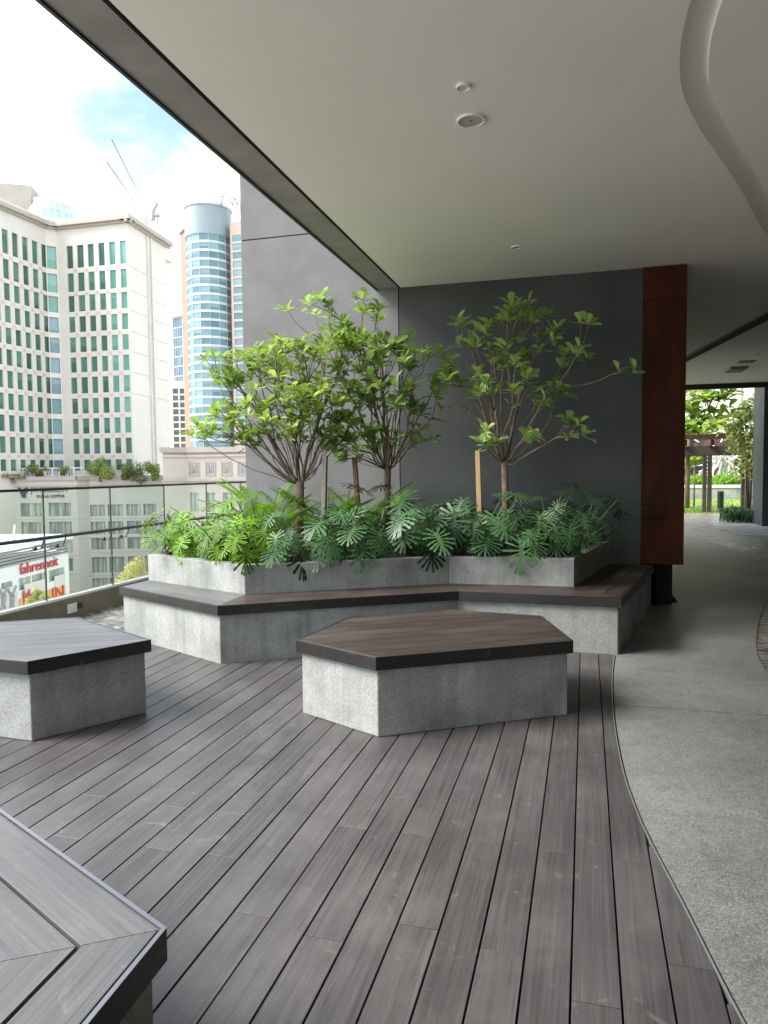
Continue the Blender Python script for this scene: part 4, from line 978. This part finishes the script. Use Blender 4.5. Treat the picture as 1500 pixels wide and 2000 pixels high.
# roof deck, fence and roof terrace pavilion
core(pod, [tuple(Q0+Vector((0,1))), tuple(Q3+Vector((0,1))), tuple(Q3+Vector((0,8))), tuple(Q0+Vector((-6,12)))], ZP-.9, ZP-.2, M['street'], 'roof_deck')
fe = empty('roof_fence', (Q1.x,Q1.y+1.5,ZP), 'low white lattice fence along the podium roof edge', 'fence')
P0, _, d0, n0, L0 = basis(Q0+Vector((0,1.6)), Q1+Vector((0,1.6)))
for z in (ZP+.62, ZP+1.75):
    b = MB(); q0, q1 = P0+d0*2, P0+d0*L0; b.tube([(q0.x,q0.y,z),(q1.x,q1.y,z)], .08, 4); b.build('rail', M['offwhite'], fe)
for k in range(46):
    u = 5+k*(L0-6)/46; q = P0+d0*u; b = MB(); b.box((q.x-.09,q.y-.04,ZP-.2), (q.x+.09,q.y+.04,ZP+1.75)); b.build('picket', M['grey'] if k % 3 else M['offwhite'], fe)
pv0, pv1 = Vector(xy(-90,108)), Vector(xy(44,108))
pvn = empty('roof_pavilion', (pv0.x,pv0.y,ZP), 'low flat-roofed pavilion on the podium roof at the far left', 'building')
zz0, zz1 = hit_z(20,922,pv0,pv1), hit_z(20,898,pv0,pv1)
facade(pvn, pv0, pv1, ZP-.2, zz1, [(k*1.05+.2, k*1.05+.95) for k in range(int((pv1-pv0).length/1.05))], [(zz0, zz0+.75), (zz0+.95, zz1-.15)], .2, M['grey'], M['curtain'])
core(pvn, [tuple(pv0+Vector((0,.4))), tuple(pv1+Vector((0,.4))), tuple(pv1+Vector((0,3))), tuple(pv0+Vector((0,3)))], ZP-.2, zz1, M['grey'])
core(pvn, [tuple(pv0+Vector((0,-.6))), tuple(pv1+Vector((.4,-.6))), tuple(pv1+Vector((.4,4))), tuple(pv0+Vector((0,4)))], zz1+.003, zz1+.9, M['cream'], 'flat_roof')
st0 = Vector(xy(215,112)); 

# --- beige block at right of podium
B0, B1, B2 = Vector(xy(318,97)), Vector(xy(364,98.5)), Vector(xy(560,96))
bei = empty('beige_annex', (B0.x,B0.y,-30), 'beige plaster annex with square ornament panels left of the outer wall', 'building')
ZB = hit_z(340,884,B0,B1)
facade(bei, B0, B1, -30, ZB, [], [], .3, M['beige'], None)
wz = (hit_z(420,1000,B1,B2), hit_z(420,962,B1,B2)); oz = (hit_z(420,928,B1,B2), hit_z(420,903,B1,B2))
cb = [(hit_u(a,980,B1,B2), hit_u(b,980,B1,B2)) for a, b in ((371,389),(404,421),(435,454),(466,484),(497,515))]
co = [(hit_u(a,915,B1,B2), hit_u(b,915,B1,B2)) for a, b in ((370,388),(402,420),(433,452),(465,483),(497,515))]
facade(bei, B1, B2, -30, ZB, cb, [wz, (wz[0]-7, wz[0]-3)], .3, M['beige'], M['curtain'])
core(bei, [tuple(B0+Vector((.3,.6))), tuple(B1+Vector((0,.6))), tuple(B2+Vector((0,.6))), tuple(B2+Vector((0,14))), tuple(B0+Vector((.3,14)))], -30, ZB-.3, M['beige'])
for P_, Q_ in ((B0,B1),(B1,B2)):
    L0 = (Q_-P_).length; along(bei, 'cornice', P_, Q_, -.4, L0+.02, ZB, ZB+.7, .5, M['hotel_trim'], .5); along(bei, 'moulding', P_, Q_, 0, L0, ZB-.6, ZB-.3, .25, M['beige']); along(bei, 'ledge', P_, Q_, -.2, L0, hit_z(340,940,B0,B1), hit_z(340,936,B0,B1), .35, M['hotel_trim'])
P0, _, d0, n0, _ = basis(B1, B2); D3, N3 = Vector((d0.x,d0.y,0)), Vector((n0.x,n0.y,0))
for a, c in co:
    cu, cz = (a+c)/2, sum(oz)/2; w2, h2 = (c-a)/2, (oz[1]-oz[0])/2; q = P0+d0*cu
    b = MB()
    for s in (-1, 1):
        b.obox(Vector((q.x,q.y,cz))+D3*w2*s+N3*.05, D3*.07, N3*.07, (0,0,h2+.07)); b.obox(Vector((q.x,q.y,cz+h2*s))+N3*.05, D3*w2, N3*.07, (0,0,.07))
    pn = b.build('ornament_frame', M['hotel_trim'], bei)
    b = MB()
    for s in (-1, 1):
        for t_ in (-1, 0, 1): b.obox(Vector((q.x,q.y,cz+h2*.5*t_))+D3*w2*.5*s+N3*.05, D3*.16, N3*.05, (0,0,.14)); 
        b.obox(Vector((q.x,q.y,cz))+D3*w2*.18*s+N3*.05, D3*.05+Vector((0,0,.25*s)), N3*.05, Vector((0,0,.35)))
    b.build('ornament', M['grey'], bei)

# --- shopping mall corner with red lettering
F0, F1 = Vector(xy(-140,58)), Vector(xy(127,80)); 
mall = empty('shopping_mall', (F1.x,F1.y,-30), 'white shopping building with red lettering and an orange poster, low behind the glass', 'building')
fz = lambda px, py: hit_z(px, py, F0, F1); fu = lambda px, py: hit_u(px, py, F0, F1)
LF = (F1-F0).length; zr = fz(127,1053)
rowsF = [(fz(80,1140), fz(80,1118)), (fz(80,1190)-8, fz(80,1150))]
facade(mall, F0, F1, -30, zr-1.6, [(fu(-60,1130), fu(-5,1130)), (fu(2,1130), fu(24,1130)), (fu(36,1120), fu(60,1120)), (fu(62,1120), fu(92,1120)), (fu(95,1120), fu(126,1120))], [(fz(80,1142), fz(80,1119))], .3, M['white'], M['curtain'])
core(mall, [tuple(F0+Vector((-1,.6))), tuple(F1+Vector((-1,.6))), tuple(F1+Vector((-22,12))), tuple(F0+Vector((-22,12)))], -30, zr-1.5, M['white'])
for k in range(5): along(mall, 'roof_louvre', F0, F1, 0, LF, zr-1.55+k*.3, zr-1.4+k*.3, .1-.05*k, M['grey'], .4)
along(mall, 'roof_slab', F0, F1, 0, LF+.3, zr+.0, zr+.5, .5, M['white'], 9)
text(mall, 'fahrenheit', F0, F1, fu(37,1110), fz(75,1113), 1.5, M['red'], .1, width=fu(112,1100)-fu(37,1100))
ps = along(mall, 'poster', F0, F1, fu(36,1160), fu(126,1160), fz(80,1192), fz(80,1157), .12, M['orange'])
text(mall, 'Mr', F0, F1, fu(42,1180), fz(60,1176), 2.0, M['red'], .16, width=fu(64,1180)-fu(42,1180))
text(mall, 'IN', F0, F1, fu(98,1170), fz(100,1174), 2.0, M['red'], .16, width=fu(120,1170)-fu(98,1170))
along(mall, 'poster', F0, F1, fu(106,1140), fu(126,1140), fz(120,1148), fz(120,1122), .1, M['hotel'])
along(mall, 'poster', F0, F1, fu(46,1140), fu(88,1140), fz(70,1156), fz(70,1135), .1, M['hotel'])
pp = along(mall, 'poster', F0, F1, fu(-60,1170), fu(33,1170), fz(20,1195), fz(20,1146), .1, M['hotel'])
P0, _, d0, n0, _ = basis(F0, F1)
def fp(px, py): q = P0+d0*fu(px,py)+n0*.14; return (q.x, q.y, fz(px,py))
for cx in (20, 3):                              # leaping figures printed on the poster, flat
    b = MB(); b.tube([fp(cx,1163), fp(cx+.5,1176)], [.32,.28], 6); b.tube([fp(cx-1,1164), fp(cx-7,1152), fp(cx-9,1147)], .13, 5); b.tube([fp(cx+1,1164), fp(cx+7,1150), fp(cx+9,1145)], .13, 5)
    b.tube([fp(cx,1176), fp(cx-4,1192)], .16, 5); b.tube([fp(cx+1,1176), fp(cx+4,1192)], .16, 5); b.tube([fp(cx,1157), fp(cx,1161)], .25, 6); b.build('printed_silhouette', M['grey'], mall)
mp_ = fp(24,1050)
ms = empty('roof_mast', fp(22,1085), 'thin white lattice mast on the mall roof', 'mast'); b = MB()
b.tube([fp(20,1070), fp(24,1040), fp(26,1025)], .10, 4); b.tube([fp(26,1070), fp(25,1040), fp(26,1025)], .10, 4); b.tube([fp(14,1045), fp(24,1058)], .06, 4); b.build('lattice', M['white'], ms)

# --- round glass tower
ctr = Vector(xy(417,309)); RT = 9.3; rtw = empty('round_tower', (ctr.x,ctr.y,-30), 'tall round-fronted tower of blue-green glass bands with a grey tiled crown', 'building')
toc = (-ctr).normalized(); a0 = math.atan2(toc.y, toc.x)
zt_ = at_d(404,398,300).z; zg = at_d(404,455,300).z; NF = 26; fh = (zg-at_d(404,900,300).z)/NF*0.985
rowsT = [(zg-(k+1)*fh+fh*.24, zg-k*fh-fh*.04) for k in range(NF)]
angs = [a0+radians(-95+190*i/8) for i in range(9)]
pts = [ctr+Vector((cos(a), sin(a)))*RT for a in angs]
for i in range(8):
    P_, Q_ = pts[i], pts[i+1]; L0 = (Q_-P_).length
    facade(rtw, P_, Q_, -30, zg, [(.06, L0-.06)], rowsT, .25, M['band'], M['blue_g'])
b = MB()
arc = [ctr+Vector((cos(a0+radians(-95+190*i/32)), sin(a0+radians(-95+190*i/32))))*(RT+.2) for i in range(33)]
b.prism([tuple(p) for p in arc]+[tuple(ctr-toc*6)], zg, zt_); b.build('tiled_crown', M['tile'], rtw)
b = MB(); arc2 = [ctr+Vector((cos(a0+radians(-95+190*i/32)), sin(a0+radians(-95+190*i/32))))*(RT+.6) for i in range(33)]
b.prism([tuple(p) for p in arc2]+[tuple(ctr-toc*6)], zt_+.01, zt_+1.0); b.build('crown_rim', M['band'], rtw)
E0, E1 = Vector(xy(459,303)), Vector(xy(513,300)); ze = at_d(455,428,300).z
facade(rtw, E0, E1, -30, ze, [(1.0, 5.2), (6.6, 10.8)], [rowsT[0], *rowsT[1:24]], .3, M['tan'], M['blue_g'])
core(rtw, [tuple(E0+Vector((0,.5))), tuple(E1+Vector((0,.5))), tuple(E1+Vector((0,20))), tuple(E0+Vector((0,20)))], -30, ze-.2, M['tan'])
G0, G1 = Vector(xy(363,314)), Vector(xy(377,306))
facade(rtw, G0, G1, -30, at_d(350,437,306).z, [], [], .3, M['tan_d'], None)
core(rtw, [tuple(G0+Vector((.2,.4))), tuple(G1+Vector((0,.4))), tuple(G1+Vector((4,16))), tuple(G0+Vector((0,16)))], -30, at_d(350,437,306).z, M['tan_d'])
along(rtw, 'eave', G0, G1, -.6, (G1-G0).length, at_d(350,445,306).z, at_d(350,436,306).z, .8, M['hotel_trim'])
sg = empty('rooftop_sign', (E0.x,E0.y,ze), 'large red and grey letters on a frame on top of the round tower', 'sign')
text(sg, 'W', E0, E1, hit_u(449,400,E0,E1), hit_z(455,404,E0,E1), 5.4, M['red'], .1, width=4.6)
text(sg, 'HSC', E0, E1, hit_u(444,420,E0,E1), hit_z(455,418,E0,E1), 3.6, M['grey'], .1, width=6.4)
b = MB(); 
for u in (.3, 2.4, 4.5, 6.6): q = E0+(E1-E0).normalized()*u; b.tube([(q.x,q.y+.6,ze-.2),(q.x,q.y+.6,ze+8)], .12, 4)
for z in (ze+.8, ze+4.6): q0, q1 = E0, E0+(E1-E0).normalized()*7; b.tube([(q0.x,q0.y+.6,z),(q1.x,q1.y+.6,z)], .1, 4)
b.build('frame', M['grey'], sg)
b = MB(); b.tube([at_d(431,400,300), at_d(434,385,300), at_d(440,368,300)], [.5,.35,.2], 5); b.tube([at_d(420,383,300), at_d(440,384,300)], .25, 5); b.tube([at_d(434,384,300), at_d(434,402,300)], .3, 5); b.build('davit', M['grey'], sg)

# --- buildings between
A0, A1 = Vector(xy(344,430)), Vector(xy(380,420))
bb = empty('blue_office_tower', (A0.x,A0.y,-30), 'distant blue glass office block left of the round tower', 'building')
za, zb_ = at_d(340,622,430).z, at_d(340,735,430).z
facade(bb, A0, A1, -30, za, [(k*2.2+.1, k*2.2+2.15) for k in range(4)], [(za-(k+1)*5.6, za-k*5.6-.5) for k in range(7)], .25, M['band'], M['blue_d'])
core(bb, [tuple(A0+Vector((.2,.5))), tuple(A1+Vector((0,.5))), tuple(A1*1.05), tuple(A0*1.05)], -30, za-.2, M['tile'])
along(bb, 'roof_edge', A0, A1, -.8, 10, za, za+1.6, .8, M['tile'], .5)
C0, C1 = Vector(xy(339,250)), Vector(xy(364,250))
gb = empty('grey_apartment_block', (C0.x,C0.y,-30), 'grey block with dark square windows just right of the hotel side wall', 'building')
zc0 = at_d(340,744,250).z
facade(gb, C0, C1, -30, zc0, [(.3,2.2),(2.7,4.3)], [(zc0-2.6-(k+1)*2.35+.6, zc0-2.6-k*2.35) for k in range(9)], .3, M['podium'], M['darkglass'])
core(gb, [tuple(C0+Vector((0,.5))), tuple(C1+Vector((-.3,.5))), tuple(C1*1.05), tuple(C0*1.05)], -30, zc0-.2, M['podium'])

# --- cranes
def crane(label, top, foot_, dep):
    p1, p0 = at_d(*top, dep), at_d(*foot_, dep); e = empty('tower_crane', (p0.x,p0.y,-30), label, 'crane', 'cranes above the hotel roof')
    ax = (p1-p0).normalized(); sd_ = ax.cross(Vector((0,1,0))).normalized(); w = dep*.0011; L_ = (p1-p0).length
    b = MB(); n = 22
    for s in (-1, 1): b.tube([p0+sd_*w*s, p1+sd_*w*s*.4], dep*.00042, 4)
    for k in range(n):
        a = p0.lerp(p1, k/n)+sd_*w*(1-.6*k/n)*(1 if k % 2 else -1); c = p0.lerp(p1, (k+1)/n)+sd_*w*(1-.6*(k+1)/n)*(-1 if k % 2 else 1); b.tube([a, c], dep*.00026, 3)
    b.build('jib', M['crane'], e)
    b = MB()
    for sx in (-1, 1): b.tube([p0+Vector((sx*w*.6,0,0)), (p0.x+sx*w*.6,p0.y,-30)], dep*.0004, 4)
    b.build('mast', M['crane_washout'], e)
crane('upper of two slanting crane jibs in the sky', (218,272), (278,392), 620)
crane('lower of two slanting crane jibs in the sky', (208,315), (264,397), 640)

# ------------------------------------------------------------------ background trees
def blob_tree(name, label, base, crown, mat, seed, n=900, leaf=.35, group=None, trunk_r=.2, cat='tree', nb=9):
    r = random.Random(seed); base = Vector(base); c = Vector(crown[0]); R_ = Vector(crown[1]); e = empty(name, base, label, cat, group)
    b = MB(); b.tube([base, base.lerp(c, .5)+Vector((R_.x*.05,0,0)), c], [trunk_r, trunk_r*.8, trunk_r*.4], 7)
    lobes = []
    for k in range(nb):
        a = 2*pi*k/nb+r.uniform(-.4,.4); q = Vector((cos(a)*r.uniform(.25,.7), sin(a)*r.uniform(.25,.7), r.uniform(-.45,.6)))
        p = c+Vector((q.x*R_.x, q.y*R_.y, q.z*R_.z)); lobes.append((p, r.uniform(.32,.52))); b.tube([base.lerp(c, .6), p], [trunk_r*.4, trunk_r*.12], 5)
    b.build('trunk', M['bark'], e, True)
    m2 = MB()
    for _ in range(n):
        p, s = r.choice(lobes); d = Vector((r.gauss(0,1), r.gauss(0,1), r.gauss(0,1))).normalized()*r.uniform(.55,1.05)
        q = p+Vector((d.x*R_.x*s, d.y*R_.y*s, d.z*R_.z*s)); z = (d+Vector((r.uniform(-.6,.6), r.uniform(-.6,.6), r.uniform(.0,.9)))).normalized(); x = z.orthogonal().normalized()
        x = Matrix.Rotation(r.uniform(0,6.3), 3, z) @ x; y = z.cross(x); l = leaf*r.uniform(.6,1.3)
        m2.add([q-x*l*.5, q+y*l*.28+z*.04*l, q+x*l*.5, q-y*l*.28], [(0,1,2,3)])
    m2.build('crown', mat, e, False); return e
def city_tree(label, px, py, dep, w, h, zb, mat, seed, n=800, leaf=.4):
    c = at_d(px, py, dep); k = dep/1411; blob_tree('city_tree', label, (c.x, c.y, zb), (c-Vector((0,0,h*k*.16)), (w*k/2, w*k/2, h*k*.66)), mat, seed, n, leaf, 'trees among the city buildings', .22)
city_tree('big round green tree on the podium roof in front of the hotel', 194,910, 106.8, 66, 48, ZP-.3, M['city_leaf'], 1, 3200, .30)
city_tree('low green tree on the podium roof, left of the beige annex pair', 258,920, 107.2, 54, 36, ZP-.3, M['city_leaf'], 2, 2200, .28)
city_tree('green tree on the podium roof touching the beige annex', 298,914, 107.6, 38, 40, ZP-.3, M['city_leaf'], 3, 2000, .28)
city_tree('small yellow-green shrub on the podium roof right of the pavilion', 72,917, 106.5, 46, 24, ZP-.3, M['city_leaf_y'], 4, 600, .4)
city_tree('tiny round shrub on the podium roof left of the big round tree', 124,917, 106.5, 24, 16, ZP-.3, M['city_leaf'], 5, 300, .35)
city_tree('flat shrub at the far left of the podium roof', 25,930, 104.2, 56, 12, ZP-.3, M['city_leaf_y'], 6, 350, .35)
city_tree('flowering yellow-green street tree seen through the glass beside the planter', 256,1118, 60, 88, 92, -30, M['city_leaf_y'], 7, 4200, .2)
city_tree('flowering yellow-green street tree in front of the orange poster', 74,1172, 50, 52, 56, -30, M['city_leaf_y'], 8, 2400, .17)

# ------------------------------------------------------------------ garden at the far end of the passage
def gz(px, py, z=0.0): d = ray(px, py); t = (z-CAM_H)/d.z; return O+d*t
lawn = sheet('lawn', [(-8,27),(14,27),(14,60),(-8,60)], -0.005, M['grass'], kind='structure')
r = random.Random(9); gb_ = MB()
for _ in range(6000):
    x, y = r.uniform(2.6,9), 27+r.random()**1.6*13; a = r.uniform(0,6.3); h = r.uniform(.03,.07); w = .012
    gb_.add([(x-cos(a)*w,y-sin(a)*w,0),(x+cos(a)*w,y+sin(a)*w,0),(x+r.uniform(-.03,.03),y+r.uniform(-.03,.03),h)], [(0,1,2)])
gr = gb_.build('grass_blades', M['fern'], None, kind='stuff'); tag(gr, 'short bright grass on the lawn beyond the passage', 'grass')
lw = empty('garden_wall', (7,40,0), 'low pale concrete wall behind the lawn', 'wall')
box('wall_body', (-6,40,-.02), (16,40.5,.55), M['conc'], lw); box('coping', (-6,39.95,.551), (16,40.55,.68), M['white'], lw)
gc = MB()
for _ in range(2600):
    x, y, z = r.uniform(2,14), r.uniform(40.7,42.5), r.uniform(.4,1.15); a = r.uniform(0,6.3); d = Vector((cos(a)*.16, sin(a)*.16, r.uniform(.02,.18))); p = Vector((x,y,z)); q = Vector((-d.y,d.x,.03))*.45
    gc.add([p-d, p+q, p+d, p-q], [(0,1,2,3)])
o = gc.build('low_hedge', M['fern'], None, kind='stuff'); tag(o, 'bright low planting along the top of the garden wall', 'hedge')
cb_ = empty('cream_building', (10,56,0), 'cream building wall behind the garden', 'building')
box('wall', (-10,56,4.0), (30,62,22), M['cream'], cb_); box('ground_floor', (-10,56.3,0), (30,62,3.999), M['brownsteel'], cb_)
box('wall_joint', (at_y(1447,800,56).x,55.95,4.1), (at_y(1447,800,56).x+.12,55.998,22), M['grey'], cb_)
for k in range(9): box('brown_screen', (2.0+k*2.2,55.6,0), (3.3+k*2.2,55.9,3.6), M['redbrown'] if k % 2 else M['black'], cb_)
# pergola
pg = empty('garden_pergola', (4.5,28.5,0), 'brown steel pergola at the edge of the lawn', 'pergola')
pA, pB = gz(1380,1000), gz(1455,993)
for p in (pA, pB, Vector((pA.x-3.2, pA.y, 0)), Vector((pB.x+2.9, pB.y, 0))):
    for s in (-1, 1): box('post', (p.x+s*.085-.06, p.y-.1, -.01), (p.x+s*.085+.06, p.y+.1, at_y(1380,888,pA.y).z), M['brownsteel'], pg)
zl, zh = at_y(1380,888,pA.y).z, at_y(1380,850,pA.y).z
for y in (pA.y, pB.y): box('beam', (pA.x-4.5,y-.12,zl+.002), (pB.x+4,y+.12,zl+.30), M['brownsteel'], pg)
for k in range(12): x = pA.x-4.2+k*.85; box('rafter', (x-.05,pA.y-.7,zl+.303), (x+.05,pB.y+.7,zh-.17), M['redbrown'], pg)
box('edge_beam', (pA.x-4.5,pA.y-.85,zh-.16), (pB.x+4,pA.y-.702,zh), M['redbrown'], pg)
# starburst sculpture
sc_ = at_y(1412,898,43.5); sl = empty('starburst_sculpture', (sc_.x,43.5,.5), 'white starburst sculpture of thin rods behind the pergola', 'sculpture')
rs = random.Random(3)
for k in range(48):
    d = Vector((rs.gauss(0,1), rs.gauss(0,.6), rs.gauss(0,1))).normalized(); s0 = sc_+Vector((rs.uniform(-.4,.4), 0, rs.uniform(-.3,.3)))
    L0 = rs.uniform(.9,1.75); b = MB(); b.tube([s0-d*rs.uniform(0,.9), s0+d*L0], .04, 5); b.build('rod', M['white'], sl)
for k in range(3): b = MB(); b.tube([sc_+Vector(((k-1)*.5,0,-.4)), (sc_.x+(k-1)*.7, 43.5, .45)], .05, 5); b.build('leg', M['white'], sl)
bo = gz(1407,993); e = empty('bollard_light', (bo.x,bo.y,0), 'short black bollard on the lawn between the pergola posts', 'bollard')
b = MB(); b.tube([(bo.x,bo.y,-.01),(bo.x,bo.y,.52)], .115, 14); b.build('post', M['black'], e); b = MB(); b.tube([(bo.x,bo.y,.5201),(bo.x,bo.y,.66)], [.118,.11], 14); b.build('head', M['black'], e)
# garden trees: broad leaved
LEAF_G = [leaf_mesh('leaf_g', M['leaf_a'], *q) for q in ((.12,.25,.46,0),(.25,.15,.42,.2))]
t0 = gz(1342,992)
make_tree('garden_tree', 'broad-leaved bright green tree above the pergola, beside the rust pier', (t0.x, t0.y, -.02), (t0.x, t0.y, 2.9),
  [bl(1352,800,29.5,.9,.9,.8,22), bl(1385,790,29.5,.8,.9,.9,20), bl(1370,835,29,1.0,.8,.4,14), bl(1410,775,29.5,.5,.6,.5,9), bl(1415,830,29,.6,.6,.4,10)], LEAF_G, .46, 5, .011, (6,9), 'garden trees', limit=120)
t1 = gz(1355,990)
make_tree('garden_tree', 'thin young tree with a small bright crown under the pergola', (t1.x, t1.y, -.02), (t1.x, t1.y, 1.5),
  [bl(1352,900,t1.y,.25,.3,.3,8), bl(1365,890,t1.y,.25,.3,.25,8)], LEAF_G, .34, 6, .009, (5,7), 'garden trees', limit=120)
# slender clump at the right edge
lc = gz(1470,1010); c0 = at_y(1466,835,24.0)
e = blob_tree('clumping_tree', 'slender many-stemmed dark green tree at the right edge of the opening', (c0.x, 24.0, 0), (c0, (.72,.7,.95)), M['city_leaf'], 21, 1900, .13, None, .05, 'tree', 12)
st = MB()
for k in range(6):
    x = c0.x+rs.uniform(-.35,.5); st.tube([(x,24+rs.uniform(-.2,.2),0),(x+rs.uniform(-.1,.1),24,1.2),(c0.x+rs.uniform(-.5,.5),24,c0.z+rs.uniform(-.2,.4))], [.03,.025,.012], 5)
st.build('stems', M['bark'], e, True)
hang = MB()
for _ in range(700):
    k = rs.random(); p = Vector((c0.x-.05+rs.gauss(0,.22+.2*k), 24+rs.gauss(0,.2), 1.2+k*1.7)); z = Vector((rs.uniform(-1,1), rs.uniform(-1,1), .5)).normalized(); x = z.orthogonal().normalized(); y = z.cross(x); l = .13
    hang.add([p-x*l*.5, p+y*l*.25, p+x*l*.5, p-y*l*.25], [(0,1,2,3)])
hang.build('lower_foliage', M['city_leaf'], e)
# planting bed with strap leaves
bed = prism('bed_apron', [tuple(gz(*q).xy) for q in ((1390,1018),(1392,1026),(1408,1036),(1440,1044),(1500,1050))]+[(7.5,18.5),(9.5,24),tuple(gz(1400,1012).xy)], -0.03, 0.004, M['conc'], kind='structure')
sb = MB()
for _ in range(520):
    p = gz(1404+rs.random()**.8*135, 1013+rs.uniform(-3,9)); a = rs.uniform(0,6.3); h = Vector((cos(a),sin(a),0)); L0 = rs.uniform(.3,.52); w = Vector((-h.y,h.x,0))*.026
    q = [p+Vector((0,0,.0)), p+h*L0*.3+Vector((0,0,L0*.75)), p+h*L0*.85+Vector((0,0,L0*.62))]
    sb.add([q[0]-w*.5, q[0]+w*.5, q[1]-w, q[1]+w, q[2]], [(0,1,3,2),(2,3,4)])
o = sb.build('strap_leaf_bed', M['palm_d'], None, kind='stuff'); tag(o, 'dark strap-leaved ground cover in the bed at the far right', 'ground cover')
# table edge, pale pier and dark pier at right
tb = gz(1492,1003); e = empty('garden_table', (tb.x,tb.y,0), 'red-brown table on black legs at the right edge', 'table')
x0 = at_y(1456,972,tb.y).x; zt2 = at_y(1480,969,tb.y).z
box('table_top', (x0,tb.y-.4,zt2-.04), (x0+1.7,tb.y+.4,zt2), M['redbrown'], e, .005)
for s in (-1,1):
    for xx in (.75,1.5): b = MB(); b.tube([(x0+xx-.12*s,tb.y+s*.3,0),(x0+xx,tb.y+s*.2,zt2-.04)], .025, 6); b.build('leg', M['black'], e)
xg = at_y(1474,850,31).x; box('pale_pier', (xg,31,-.02), (xg+.45,31.5,ZC+2), M['hotel'], kind='structure')
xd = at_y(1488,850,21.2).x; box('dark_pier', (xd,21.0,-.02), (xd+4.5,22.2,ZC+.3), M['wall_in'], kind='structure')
